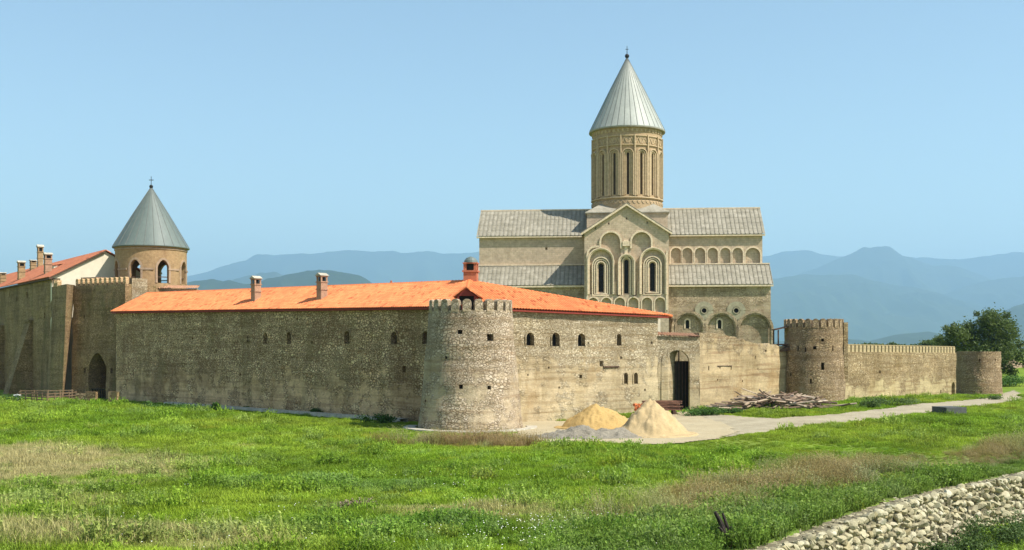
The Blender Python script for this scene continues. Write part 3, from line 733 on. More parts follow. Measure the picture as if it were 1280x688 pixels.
def htop(x):
    px = F_*(GC.x+(GD-GC).normalized().x*x)/(GC.y+(GD-GC).normalized().y*x)+CX
    return zat(GC, GD, x, np.interp(px, [860,873,885,905,925,945,978,1000], [417,416.5,416,418,424,430,433,433.5]))
hw = wall_mesh(Lh, htop, 1.3, seed=5, amp=.08, dx=.35, jag=.28).build('plastered_masonry', M['rubble_gate'], gw, Fh)
cs = []
for px, py, a, b in ((886,463,.14,.4),(914,463,.14,.4),(900,461,.16,.16),(944,449,.12,.32),(929,478,.14,.2),(957,440,.3,.2),(897,476,.14,.14),(948,462,.12,.12)):
    s = along(GC, GD, px); cs.append(opening(s, zat(GC, GD, s, py), a, b, .4, 'rect'))
cut(hw, cs)
s = along(GC, GD, 906); zz = zat(GC, GD, s, 458); MB().box(s-1.1, s+1.0, -.07, .06, zz, zz+.06).build('timber_lintel', M['wood_dark'], gw, Fh)

# ---- right round tower with wooden lookout
RT = Vector((29.35, 109.0)); zg = hg(29.3, 106)
rt = thing('round_tower', Tm(RT.x, RT.y, zg-.2), 'weathered brown round tower with small wooden lookout, between gate wall and far battlement wall', 'tower')
round_tower(rt, 3.0, 2.78, 7.3, [(-13, 5.15, .3, .3, 'rect'), (2, 5.9, .26, .26, 'rect'), (-30, 4.9, .14, .45, 'rect'), (2, 3.2, .3, .7, 'rect'), (-46, 5.0, .16, .5, 'rect'), (24, 5.0, .14, .5, 'rect'), (-20, 1.9, .16, .45, 'rect'), (-62, 2.6, .2, .3, 'rect')], M['rubble_right_tower'], seed=8)
m0 = None
for k in range(24):
    a = math.radians(4+k*15); Fm = Tm(RT.x, RT.y, zg-.2+7.3) @ Matrix.Rotation(a, 4, 'Z') @ Matrix.Translation((0, -2.6, 0))
    if m0 is None: m0 = merlon_mb(.53, .78, .42, 1.0).build('merlon', M['rubble_right_tower'], rt, Fm)
    else: c_ = m0.copy(); C.objects.link(c_); c_.matrix_basis = rt.matrix_basis.inverted() @ Fm
MB().box(2.55, 2.95, -1.35, -.9, 2.2, 7.75).build('pilaster', M['rubble_far'], rt)
Fb = Tm(RT.x, RT.y, zg-.2)
lk = MB(); lk.hexa([(-3.9,-1.0,7.0),(-2.3,-1.0,7.35),(-2.3,1.2,7.35),(-3.9,1.2,7.0),(-3.9,-1.0,7.1),(-2.3,-1.0,7.45),(-2.3,1.2,7.45),(-3.9,1.2,7.1)]).build('lookout_roof', M['wood_dark'], rt)
for yy in (-.85, 1.05): MB().box(-3.7, -3.58, yy-.06, yy+.06, 5.2, 7.02).build('lookout_post', M['wood_dark'], rt)
MB().box(-3.75, -2.5, -.95, 1.15, 5.55, 5.68).build('lookout_floor', M['wood_dark'], rt)
MB().hexa([(-4.5,-1.2,4.7),(-2.5,-1.2,5.1),(-2.5,1.3,5.1),(-4.5,1.3,4.7),(-4.5,-1.2,4.8),(-2.5,-1.2,5.5),(-2.5,1.3,5.5),(-4.5,1.3,4.8)]).build('lookout_skirt', M['wood_dark'], rt)

# ---- far battlement wall and far tower
W0, W1 = Vector((31.9, 107.8)), Vector((51.3, 129.4)); Fw = frame(W0, W1); Lw = (W1-W0).length
bw = thing('battlement_wall', Tm(W0.x, W0.y, hg(W0.x, W0.y)), 'long sunlit ochre stone wall topped by narrow battlements, at far right', 'wall')
ztw = lambda x: 5.62-.2*x/Lw
o = wall_mesh(Lw, ztw, 1.0, seed=6, amp=.06).build('stone_wall', M['rubble_far'], bw, Fw); cs = []
for px, py, a, b in ((1155,449,.12,.4),(1169,449,.12,.4),(1182,450,.12,.4),(1100,467,.3,.3),(1176,492,.3,.4),(1120,449,.12,.3),(1075,458,.1,.2),(1140,470,.1,.1)):
    s = along(W0, W1, px); cs.append(opening(s, zat(W0, W1, s, py), a, b, .5, 'rect'))
s = along(W0, W1, 1191.5); cs.append(opening(s, zat(W0, W1, s, 494), 1.0, 1.5, .8)); cut(o, cs)
m0 = None
for k in range(33):
    x = Lw*(k+.5)/33; Fm = Fw @ Matrix.Translation((x, .3, ztw(x)))
    if m0 is None: m0 = merlon_mb(.58, .75, .5, .35).build('merlon', M['rubble_far'], bw, Fm)
    else: c_ = m0.copy(); C.objects.link(c_); c_.matrix_basis = bw.matrix_basis.inverted() @ Fm
FT = Vector((55.4, 133.0))
ft = thing('round_tower', Tm(FT.x, FT.y, .2), 'squat flat-topped round tower without battlements at the far right end of the wall', 'tower')
round_tower(ft, 2.62, 2.45, 5.35, [(-20, 4.2, .15, .3, 'rect'), (25, 4.2, .15, .3, 'rect')], M['rubble_right_tower'], floor=.6, seed=12)

# ---- church
PC = Vector((17.4, 170.0)); AC = math.radians(-5); FC = Tm(PC.x, PC.y, 0, AC)
church = thing('cathedral', FC, 'tall pale stone cathedral with cylindrical drum and pale conical roof', 'cathedral')
def cp(px, py, ly):
    k = (px-CX)/F_; sn, cs_ = math.sin(-AC), math.cos(AC)
    tt = (ly+PC.x*sn+PC.y*cs_)/(k*sn+cs_)
    return ((tt*k-PC.x)*cs_-(tt-PC.y)*sn, CH+(HY-py)/F_*tt)
YT, YN, YA = -11.0, -5.2, -8.6
nx0, nx1 = cp(599, 0, YN)[0], cp(953, 0, YN)[0]; ax0, ax1 = cp(593, 0, YA)[0], cp(963.5, 0, YA)[0]
tx0, tx1 = cp(730.5, 0, YT)[0], cp(836, 0, YT)[0]; tc = (tx0+tx1)/2
zn = cp(800, 293.5, -5.6)[1]; zr = cp(800, 262, 0)[1]; za1 = cp(850, 331, YN)[1]; za0 = cp(850, 356, -9.0)[1]
nav = MB().box(nx0, nx1, YN, -YN, -.5, zn).build('nave_wall', M['church'], church)
# clerestory arcade on the right
cl = []
for i, px in enumerate((845, 859.2, 875, 890.8, 906.6, 922, 941)):
    w_ = (12.8 if i < 6 else 18)*.1175; x, zt_ = cp(px, 310, YN); zb_ = cp(px, 331.5, YN)[1]; cl.append((x, zb_-.3, w_, zt_-zb_+.3))
cw = cl+[]
cut(nav, [opening(x, z, w_, h, .28, y0=-.6-5.2) if False else (lambda mb: mb)(MB().prism(arch(w_, h, x, z), YN-.5, YN+.28)) for x, z, w_, h in cl]
    + [MB().box(*(lambda c: (c[0]-.16, c[0]+.16, YN-.5, YN+.5, c[1]-.2, c[1]+.2))(cp(683, 311, YN)))])
for x, z, w_, h in cl:
    MB().band(arch_path(w_+.2, h+.1, x, z), .22, YN-.14, YN+.05).build('blind_arch', M['trim'], church)
# nave gables
for x, sg in ((nx0, 1), (nx1, -1)):
    MB().add([(x, YN, zn), (x, -YN, zn), (x, 0, zr-.1), (x+sg*.5, YN, zn), (x+sg*.5, -YN, zn), (x+sg*.5, 0, zr-.1)], [(0,1,2),(5,4,3),(0,3,4,1),(1,4,5,2),(2,5,3,0)]).build('gable', M['church'], church)
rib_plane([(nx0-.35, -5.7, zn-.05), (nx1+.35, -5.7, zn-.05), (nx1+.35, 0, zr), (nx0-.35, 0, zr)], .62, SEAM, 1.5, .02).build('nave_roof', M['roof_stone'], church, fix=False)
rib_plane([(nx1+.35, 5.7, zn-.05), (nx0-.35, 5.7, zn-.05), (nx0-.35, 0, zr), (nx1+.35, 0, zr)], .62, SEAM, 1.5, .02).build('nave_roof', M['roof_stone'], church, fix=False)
mb = MB(); mb.box(nx0-.35, nx1+.35, -5.68, YN+.02, zn-.3, zn-.06); mb.box(nx0-.35, nx1+.35, -YN-.02, 5.68, zn-.3, zn-.06); mb.box(nx0-.36, nx1+.36, -.16, .16, zr-.05, zr+.14); mb.build('cornice', M['trim'], church)
# aisles
aw = MB().box(ax0, ax1, YA, YN+.01, -.5, za0+.1).build('aisle_wall', M['church_low'], church)
MB().box(ax0, ax1, -YN-.01, -YA, -.5, za0+.1).build('aisle_wall', M['church_low'], church)
big = []
for px, r_ in ((828, 15.5), (860.8, 18.3), (901.4, 18.3), (943.5, 20)):
    x, zt_ = cp(px, 391.5, YA); w_ = r_*2*.1145; big.append((x, 3.0, w_, zt_-3.0))
cs = [MB().prism(arch(w_, h, x, z, 16), YA-.5, YA+.45) for x, z, w_, h in big]; cut(aw, cs)
cs = []; sm = []
for px, py in ((859.3, 411), (899.4, 411)):
    x, z_ = cp(px, py, YA+.45); cs.append(MB().prism(arch(.5, 1.25, x, z_), YA+.2, YA+.95)); sm.append((x, z_))
ocu = []
for px in (880.2, 920.3):
    x, z_ = cp(px, 388.4, YA); cs.append(MB().prism([(x+.33*math.cos(2*PI*i/16), z_+.33*math.sin(2*PI*i/16)) for i in range(16)], YA-.5, YA+.8)); ocu.append((x, z_))
cut(aw, cs)
for x, z, w_, h in big:
    MB().band(arch_path(w_+.35, h+.18, x, z, 18), .36, YA-.12, YA+.1).build('blind_arch', M['church_low'], church)
    MB().band(arch_path(w_-.2, h-.1, x, z, 18), .2, YA-.02, YA+.3).build('blind_arch', M['church_low'], church)
for x, z_ in ocu:
    mb = MB(); ring = [(x+.95*math.cos(2*PI*i/20), z_+.95*math.sin(2*PI*i/20)) for i in range(21)]; mb.band(ring, .75, YA-.10, YA+.05, ends=False)
    mb.band([(x+.42*math.cos(2*PI*i/20), z_+.42*math.sin(2*PI*i/20)) for i in range(21)], .14, YA-.18, YA+.05, ends=False)
    r_ = mb.build('round_window', M['panel'], church)
    MB().prism([(x+.34*math.cos(2*PI*i/16), z_+.34*math.sin(2*PI*i/16)) for i in range(16)], YA+.4, YA+.45).build('pane', M['dark'], r_)
for x, z_ in sm:
    r_ = MB().band(arch_path(.72, 1.38, x, z_), .2, YA+.38, YA+.5).build('window', M['trim'], church)
    MB().prism(arch(.5, 1.25, x, z_), YA+.8, YA+.85).build('pane', M['dark'], r_)
for sg in (-1, 1):
    pl = [(ax0-.3, -9.1, za0), (ax1+.3, -9.1, za0), (ax1+.3, YN, za1), (ax0-.3, YN, za1)]
    pl2 = [(ax1+.3, 9.1, za0), (ax0-.3, 9.1, za0), (ax0-.3, -YN, za1), (ax1+.3, -YN, za1)]
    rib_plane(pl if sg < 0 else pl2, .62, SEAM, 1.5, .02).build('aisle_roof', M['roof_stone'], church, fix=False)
mb = MB(); mb.box(ax0-.3, ax1+.3, -9.08, YA+.02, za0-.3, za0-.03); mb.box(ax0-.3, ax1+.3, YN-.25, YN+.02, za1-.02, za1+.16); mb.build('cornice', M['trim'], church)
for x, sg in ((ax0, 1), (ax1, -1)):
    MB().add([(x, YA, za0), (x, YN, za0), (x, YN, za1-.1), (x+sg*.4, YA, za0), (x+sg*.4, YN, za0), (x+sg*.4, YN, za1-.1)], [(0,1,2),(5,4,3),(0,3,4,1),(1,4,5,2),(2,5,3,0)]).build('aisle_gable', M['church_low'], church)
# transept with its carved front
ze = cp(783, 288, YT)[1]; zap = cp(783, 255.5, YT)[1]; tcx = cp(783.2, 0, YT)[0]
tr = MB().prism([(tx0, -.5), (tx1, -.5), (tx1, ze), (tcx, zap), (tx0, ze)], YT, -YT).build('transept_wall', M['church'], church)
X = lambda px: cp(px, 0, YT)[0]
Z = lambda py: cp(783, py, YT)[1]
k_ = 159*.7143/1000
def A(pxc, wpx, ytop, ybot): return (X(pxc), Z(ybot), wpx*k_, Z(ytop)-Z(ybot))
up2 = [A(763.4, 25, 290, 352), A(801.8, 25, 290, 352)]
low3 = [A(751, 28.5, 312, 368), A(783.2, 16.5, 320, 369), A(816.5, 29, 312, 368)]
sideh = [A(736.5, 11, 305, 372), A(773.7+.4, 7, 330, 370), A(792.7, 7, 330, 370)]
small = [A(px, 13, 372, 390) for px in (741.5, 758, 774.8, 791.8, 808.8, 825)]
cuts = []
for q in up2+low3+small: cuts.append(MB().prism(arch(q[2], q[3], q[0], q[1], 14), YT-.5, YT+.35))
for q in sideh[1:]: cuts.append(MB().prism(arch(q[2], q[3], q[0], q[1]), YT-.5, YT+.35))
slits = [A(751.3, 6.2, 329, 365), A(783, 5.4, 324.5, 367), A(815.6, 6.2, 328.5, 364)]
cut(tr, cuts)
cut(tr, [MB().prism(arch(q[2], q[3], q[0], q[1]), YT+.2, YT+1.2) for q in slits]
    + [MB().box(X(px)-.1, X(px)+.1, YT-.5, YT+.4, Z(py)-.16, Z(py)+.16) for px, py in ((744.3,285.5),(761,279.5),(783.3,273.5),(809,278.7))])
def moulding(q, w_, dep, grow, name='blind_arch', mat='trim', y1=.3, drop=0.0):
    x, z, ww, h = q; return MB().band(arch_path(ww+grow*2, h+grow+drop, x, z-drop, 18), w_, YT-dep, YT+y1).build(name, M[mat], church)
for q in up2:
    x, z, ww, h = q; p = [t_ for t_ in arch_path(ww+.1, h+.05, x, z, 18)]; zc = Z(311)
    p = [(a_, max(b_, zc)) for a_, b_ in p]
    MB().band(p, .26, YT-.20, YT+.2).build('blind_arch', M['trim'], church)
for q in low3:
    moulding(q, .34, .16, .12, y1=.36); moulding(q, .16, .30, .2, y1=.1)
for i, q in enumerate(slits):
    r_ = None
    for g, w_, y0_ in ((.25, .18, .06), (.55, .16, .02), (.85 if i != 1 else .0, .18, -.06)):
        if g == 0: continue
        x, z, ww, h = q; d_ = .25 if g < .8 else .5
        b_ = MB().band([*arch_path(ww+g*2, h+g+d_, x, z-d_, 16), (x+ww/2+g, z-d_)], w_, YT+y0_, YT+.38)
        if r_ is None: r_ = b_.build('window', M['trim'], church)
        else: b_.build('window_moulding', M['trim'], r_)
    x, z, ww, h = q; MB().prism(arch(ww, h, x, z), YT+.7, YT+.75).build('pane', M['dark'], r_)
    mb = MB()
    for kk in range(1, 7): mb.box(x-ww/2, x+ww/2, YT+.62, YT+.66, z+h*kk/7-.025, z+h*kk/7+.025)
    mb.box(x-.02, x+.02, YT+.61, YT+.67, z, z+h*.95); mb.build('glazing_grille', M['iron'], r_)
for q in small: moulding(q, .18, .14, .05)
q = sideh[0]; x, z, ww, h = q
for sgn, px in ((-1, 734.3), (1, 832.0)):
    pp = [(X(px-.4*sgn*0), Z(384)), (X(px), Z(318))]
    if sgn < 0: pp += [(X(px)+1.1-1.1*math.cos(a_), Z(318)+1.1*math.sin(a_)) for a_ in (.4, .8, 1.2, 1.57)]+[(X(750), Z(309)+.1)]
    else: pp = [(X(833.5), Z(388)), (X(833.5), Z(314))]
    MB().band(pp, .26, YT-.2, YT+.1).build('pilaster', M['trim'], church)
mb = MB(); xc = X(782.6); mb.box(xc-.22, xc+.22, YT-.1, YT+.36, Z(322), Z(308)); mb.box(xc-.5, xc+.5, YT-.3, YT+.36, Z(308), Z(302)); mb.box(xc-.35, xc+.35, YT-.2, YT+.36, Z(302), Z(300)); mb.build('colonnette', M['trim'], church)
# transept roof
for sg in (-1, 1):
    xe = (tx0-.45) if sg < 0 else (tx1+.45); z_e = ze-.38
    pl = [(xe, -YT+.4, z_e), (xe, YT-.45, z_e), (tcx, YT-.45, zap+.12), (tcx, -YT+.4, zap+.12)]
    if sg > 0: pl = [pl[1], pl[0], pl[3], pl[2]]
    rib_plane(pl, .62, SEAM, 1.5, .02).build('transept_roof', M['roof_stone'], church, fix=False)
mb = MB()
for sg in (-1, 1):
    xe = (tx0-.45) if sg < 0 else (tx1+.45)
    poly = [(xe, ze-.70), (tcx, zap-.22), (tcx, zap+.10), (xe, ze-.39)]
    if sg > 0: poly = poly[::-1]
    mb.prism(poly, YT-.42, YT+.02)
mb.build('gable_cornice', M['trim'], church)
# crossing block, drum, cone
mb = MB(); bx0, bx1 = cp(733.5, 0, -5.7)[0], cp(834.5, 0, -5.7)[0]; zb1 = cp(740, 267, -5.7)[1]; zb2 = cp(783, 256, -5)[1]
mb.box(bx0, bx1, -5.7, 5.7, 20, zb1); mb.build('crossing_block', M['church'], church)
cxm = (bx0+bx1)/2
mb = MB(); q4 = [(bx0-.25, -5.95), (bx1+.25, -5.95), (bx1+.25, 5.95), (bx0-.25, 5.95)]
mb.add([(x, y, zb1) for x, y in q4]+[(x, y, zb1+.14) for x, y in q4]+[(cxm+(x-cxm)*.55, y*.55, zb2+.6) for x, y in q4], [(0,3,2,1)]+[(i, (i+1) % 4, (i+1) % 4+4, i+4) for i in range(4)]+[(i+4, (i+1) % 4+4, (i+1) % 4+8, i+8) for i in range(4)]+[(8,9,10,11)])
mb.build('crossing_roof', M['roof_stone'], church)
DR = 5.16; Fdr = FC @ Matrix.Translation((cxm*0+cp(783.8, 0, 0)[0], 0, 0))
zz = lambda py: CH+(HY-py)/F_*(170-5.3)
zd0 = zz(256); zd1 = zz(157)
drum = MB().lathe([(DR+.18, 24.5), (DR+.18, zz(251)), (DR, zz(249)), (DR, zz(182)), (DR+.05, zz(180)), (DR+.05, zz(163)), (DR+.12, zz(161)), (DR+.2, zd1)], 96).build('drum', M['drum'], church, Fdr)
cm = lambda th0: (lambda x, y, z: ((DR-y)*math.sin(th0+x/DR), -(DR-y)*math.cos(th0+x/DR), z))
cs = []; NB = 16; zb_, zt_ = zz(244), zz(186.5)
for i in range(NB):
    f_ = cm(2*PI*i/NB+.01); mb = MB(); mb.prism(arch(.36, zt_-zb_-.6, 0, zb_+.15, 8), -.5, .4); mb.v = [f_(*v) for v in mb.v]; cs.append(mb)
cut(drum, cs)
for i in range(NB):
    f_ = cm(2*PI*i/NB+.01)
    w1 = MB()
    w1.band(arch_path(.60, zt_-zb_-.42, 0, zb_+.1, 10), .14, -.05, .05, f_); w1.band(arch_path(1.12, zt_-zb_-.15, 0, zb_, 10), .15, -.18, .02, f_)
    w1.band(arch_path(1.55, zt_-zb_+.1, 0, zb_, 10), .15, -.32, .02, f_)
    w_ = w1.build('window', M['drum_trim'], church, Fdr)
    g_ = MB(); g_.prism(arch(.35, zt_-zb_-.62, 0, zb_+.16, 8), .25, .3); g_.v = [f_(*v) for v in g_.v]; g_.build('pane', M['pane_brown'], w_, Fdr)
    f2 = cm(2*PI*(i+.5)/NB+.01); c2 = MB(); c2.band([(0, zb_-.1), (0, zz(168))], .18, -.32, .02, f2); c2.build('colonnette', M['drum_trim'], church, Fdr)
fr = MB()
for i in range(NB*2):
    f_ = cm(2*PI*(i+.5)/(NB*2)+.01)
    fr.band([(-.42, zz(178.3)), (0, zz(171.5)), (.42, zz(178.3))], .16, -.13, .02, f_); fr.band([(-.42, zz(171.5)), (0, zz(178.3)), (.42, zz(171.5))], .10, -.09, .02, f_)
fr.build('frieze', M['drum_trim'], church, Fdr)
fr = MB(); fr.lathe([(DR+.02, zz(181.5)), (DR+.2, zz(181)), (DR+.2, zz(179.7)), (DR+.02, zz(179.4))], 96); fr.build('string_course', M['drum_trim'], church, Fdr); fr = MB(); fr.lathe([(DR+.02, zz(170)), (DR+.2, zz(169.6)), (DR+.2, zz(168.4)), (DR+.02, zz(168))], 96); fr.build('string_course', M['drum_trim'], church, Fdr); fr = MB()
fr.lathe([(DR+.05, zz(247.8)), (DR+.3, zz(247)), (DR+.3, zz(245.6)), (DR+.02, zz(245))], 96)
fr.build('string_course', M['drum_trim'], church, Fdr)
dt = MB()
for i in range(48):
    f_ = cm(2*PI*i/48); dt.band([(0, zz(164)), (0, zz(160.3))], .3, -.17, 0, f_)
    dt.band([(-.3, zz(254)), (0, zz(250.2)), (.3, zz(254))], .1, -.25, -.1, f_)
dt.build('dentil_band', M['drum_trim'], church, Fdr)
def cone_roof(root, F, R, z0, z1, nseam, mat, drop=.2):
    mb = MB(); mb.lathe([(R-.25, z0-.02), (R, z0-.02), (R+.02, z0+.08), (R*.5, (z0+z1)/2+.05*R), (.10, z1)], 96)
    body_ = mb; mb = MB()
    for i in range(nseam):
        a = 2*PI*(i+.5)/nseam
        p0 = Vector((R*math.sin(a), -R*math.cos(a), z0+.1)); p1 = Vector((R*.5*math.sin(a), -R*.5*math.cos(a), (z0+z1)/2+.05*R)); p2 = Vector((.1*math.sin(a), -.1*math.cos(a), z1))
        mb.tube([p0, p1, p2], R*.010, R*.004, 4)
    cone_ = body_.build('cone_roof', mat, root, F, smooth=False); mb.build('seam_ribs', M['seam'], cone_, F); return cone_
cr_ = cone_roof(church, Fdr, 5.72, zz(157.6), zz(68.5)*1.0+.9, 36, M['cone_pale'])
MB().lathe([(5.75, zz(157.6)-.16), (5.78, zz(157.6)-.03), (DR, zz(157.6)-.03), (DR, zz(157.6)-.16)], 96, closed=True).build('eave_ring', M['roof_stone'], cr_, Fdr)
zt_ = zz(68.5)+.8
mb = MB(); mb.lathe([(.12, zt_), (.3, zt_+.2), (.34, zt_+.4), (.25, zt_+.6), (.06, zt_+.7)], 12); mb.tube([(0,0,zt_+.6), (0,0,zt_+1.9)], .06, .035, 6); mb.box(-.22, .22, -.03, .03, zt_+1.35, zt_+1.43)
mb.build('finial', M['iron'], cr_, Fdr)

# ---- gatehouse block on the left
G2, G1 = Vector((-52.9, 135.0)), Vector((-45.0, 130.4)); Fk = frame(G2, G1); Lk = (G1-G2).length
gh = thing('gatehouse', Tm((G1.x+G2.x)/2, (G1.y+G2.y)/2, 0), 'dark mossy stone gatehouse with battlements and pointed arch doorway, below the belfry', 'gatehouse')
body = wall_mesh(Lk, lambda x: 13.45, 4.6, seed=9, amp=.1, dx=.4, batter=.25).build('gatehouse_wall', M['rubble_dark'], gh, Fk)
s1, s2 = along(G2, G1, 112), along(G2, G1, 134.5); gx = (s1+s2)/2; ww = (s2-s1); zt = zat(G2, G1, gx, 441.5)
cut(body, [MB().prism(arch(ww, zt+.6, gx, -.6, 14, pointed=.35), -1.2, 2.8), MB().prism(arch(ww*.7, zt-1.2, gx+.25, -.6, 14, pointed=.2), 2.0, 4.6),
    MB().box(gx-ww*.78, gx-ww*.66, -.8, .5, 3.0, 3.6), MB().box(gx+ww*.72, gx+ww*.84, -.8, .5, 3.0, 3.6), MB().box(2.0, 2.2, -.8, .5, 9.5, 9.9)])
MB().box(gx+.25-ww*.36, gx+.25+ww*.36, 3.6, 3.7, 0, zt-1.6).build('gatehouse_door', M['door'], gh, Fk)
mb = MB()
for k in range(7): mb.box(gx-ww*.42+k*ww*.14-.03, gx-ww*.42+k*ww*.14+.03, .2, .26, 0, 1.1)
mb.box(gx-ww*.48, gx+ww*.48, .19, .27, 1.05, 1.13); mb.build('iron_gate', M['iron'], gh, Fk)
m0 = None
nme = 11
for k in range(nme):
    Fm = Fk @ Matrix.Translation((.55+(Lk-.85)*k/(nme-1), .35, 13.45))
    if m0 is None: m0 = merlon_mb(.44, .85, .5).build('merlon', M['rubble_left'], gh, Fm)
    else: c_ = m0.copy(); C.objects.link(c_); c_.matrix_basis = gh.matrix_basis.inverted() @ Fm
MB().box(Lk-.55, Lk+.06, .9, 3.2, 10, 14.2).build('parapet', M['rubble_front'], gh, Fk)
# stone wall with tile capping behind the orange roof
T0, T1 = Vector((-45.6, 136.6)), Vector((-38.4, 136.2)); Ft_ = frame(T0, T1)
tw = thing('tile_capped_wall', Tm(T0.x, T0.y, 0), 'short pale wall capped with weathered red tiles at the foot of the belfry', 'wall')
MB().box(0, 7.2, 0, .8, -.5, 13.2).build('stone_wall', M['rubble_front'], tw, Ft_)
rib_plane([(-.1, -.25, 13.15), (7.4, -.25, 13.15), (7.4, .8, 13.55), (-.1, .8, 13.55)], .29, TILE).build('tile_coping', M['coping_tile'], tw, Ft_, fix=False)

# ---- belfry
BT = Vector((-45.1, 140.0)); Fbt = Tm(BT.x, BT.y, 0)
bt = thing('bell_tower', Fbt, 'round brick belfry with pointed openings and dark grey-green conical roof, at left', 'tower')
R = 4.28; zbz = lambda py: CH+(HY-py)/F_*(140-4.3)
mb = MB(); mb.lathe([(R, 0), (R, zbz(336)), (R, zbz(309)), (R+.06, zbz(308)), (R+.12, zbz(306)), (R-.5, zbz(306)), (R-.5, 13.3), (R-.5, 0)], 72, closed=True)
o = mb.build('belfry_wall', M['belfry'], bt); cs = []
cb = lambda th0: (lambda x, y, z: ((R-y)*math.sin(th0+x/R), -(R-y)*math.cos(th0+x/R), z))
th = [math.radians(-8+45*k) for k in range(8)]
zo, zp = zbz(353.5), zbz(325)
for a in th:
    c_ = MB(); c_.prism(arch(1.32, zp-zo, 0, zo, 12, pointed=.35), -R-1, -R+1.6); c_.v = [tuple(Matrix.Rotation(a, 4, 'Z') @ Vector(v)) for v in c_.v]; cs.append(c_)
cut(o, cs)
MB().lathe([(R-.45, 13.3), (R-.45, 13.6)], 48).build('belfry_floor', M['wood_dark'], bt)
for a in th:
    MB().band(arch_path(1.62, zp-zo+.2, 0, zo, 12, pointed=.3), .24, -.07, .06, cb(a)).build('opening_surround', M['brick_trim'], bt)
    mb = MB(); mb.band([(-.66, zo+.75), (.66, zo+.75)], .1, .2, .3, cb(a)); mb.build('rail', M['wood_dark'], bt)
    mb = MB(); g = PI/8*R; mb.band([(-.62*1+g-.45, zbz(336)), (g+.55, zbz(336))], .22, -.14, .02, cb(a)); mb.build('impost', M['brick_trim'], bt)
mb = MB(); mb.lathe([(R+.01, zbz(311.5)), (R+.1, zbz(311)), (R+.1, zbz(309.5)), (R+.01, zbz(309))], 72); mb.build('cornice', M['brick_trim'], bt)
MB().lathe([(.5, 16.3), (.46, 16.0), (.42, 15.5), (.32, 15.5), (.3, 16.2), (.05, 16.6)], 16).build('bell', M['iron'], bt, Fbt @ Matrix.Translation((.3, 0, .3)))
cr2 = cone_roof(bt, Fbt, 4.62, zbz(307.2), zbz(233)+.45, 24, M['cone_grey'])
zt_ = zbz(233)+.35; mb = MB(); mb.lathe([(.1, zt_), (.22, zt_+.12), (.24, zt_+.26), (.16, zt_+.4), (.05, zt_+.46)], 12)
mb.tube([(0,0,zt_+.4), (0,0,zt_+1.5)], .04, .035, 6); mb.box(-.28, .28, -.03, .03, zt_+1.0, zt_+1.08); mb.build('cross', M['iron'], cr2, Fbt)

# ---- palace at the far left
L0 = Vector((-56.7, 138.0)); eP = Vector((.58, -.8146)).normalized(); LfP = L0-eP*62; Fp = frame(LfP, L0); nP = Vector((-eP.y, eP.x))
pal = thing('palace', Tm(L0.x, L0.y, 0), 'long dark stone building with faded red roof, cream gable and several chimneys, far left', 'building')
o = wall_mesh(62, lambda x: 14.6, 1.0, seed=14, amp=.1).build('stone_wall', M['rubble_dark'], pal, Fp); cs = []
for px, py in ((21, 377), (12, 372), (55, 398), (34, 372)):
    s = along(LfP, L0, px); cs.append(opening(s, zat(LfP, L0, s, py), .5, .7, .5, 'rect'))
cut(o, cs)
zeP, zrP = 14.85, 18.3; Wd = 6.4
mb = MB(); F0 = Fp @ Matrix.Translation((62, 0, 0))
mb.add([(0, 0, 0), (0, Wd*2, 0), (0, Wd*2, zeP-.2), (0, Wd, zrP-.1), (0, 0, zeP-.2), (-.6, 0, 0), (-.6, Wd*2, 0), (-.6, Wd*2, zeP-.2), (-.6, Wd, zrP-.1), (-.6, 0, zeP-.2)],
       [(0,1,2,3,4), (9,8,7,6,5), (0,5,6,1), (1,6,7,2), (2,7,8,3), (3,8,9,4), (4,9,5,0)])
mb.build('gable', M['cream'], pal, F0)
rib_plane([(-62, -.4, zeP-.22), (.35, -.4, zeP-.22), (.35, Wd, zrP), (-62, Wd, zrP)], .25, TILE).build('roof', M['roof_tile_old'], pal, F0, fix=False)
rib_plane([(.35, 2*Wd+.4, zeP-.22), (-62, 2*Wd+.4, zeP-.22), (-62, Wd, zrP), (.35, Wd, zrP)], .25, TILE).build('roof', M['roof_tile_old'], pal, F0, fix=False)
mb = MB(); mb.add([(.2, -.4, zeP-.38), (.36, -.4, zeP-.38), (.36, Wd, zrP-.16), (.2, Wd, zrP-.16), (.2, -.4, zeP-.2), (.36, -.4, zeP-.2), (.36, Wd, zrP+.02), (.2, Wd, zrP+.02)], [(0,3,2,1),(4,5,6,7),(0,1,5,4),(1,2,6,5),(2,3,7,6),(3,0,4,7)])
mb.box(-62, .35, -.38, 0, zeP-.42, zeP-.25); mb.build('eave_board', M['wood_dark'], pal, F0)
for px, off, yb, yt, wpx in ((60, 1.5, 341, 316, 8.5), (26.7, 1.4, 350, 326, 8), (3.5, 1.5, 353, 340.5, 7), (41.5, 5.2, 337, 325, 7), (50.3, 6.4, 335, 306, 6.5)):
    s = along(LfP, L0, px, off); Yq = (LfP+eP*s+nP*off).y; zq = zat(LfP, L0, s, yb, off); chimney(pal, Fp, s, off, zq, wpx/F_*Yq*.95, (yb-yt)/F_*Yq, M['brick'] if px > 55 else M['belfry'], cap='gable')
s = along(LfP, L0, 72, 3.6); q_ = Matrix.Translation((s, 3.4, 16.4)); d_ = MB().box(-.9, .9, -.5, 2.5, -.3, .55, q_).build('dormer', M['cream'], pal, Fp)
rib_plane([(s-1.1, 2.6, 16.95), (s+1.1, 2.6, 16.95), (s+1.1, 6.0, 17.5), (s-1.1, 6.0, 17.5)], .25, TILE).build('dormer_roof', M['roof_tile_old'], d_, Fp, fix=False)
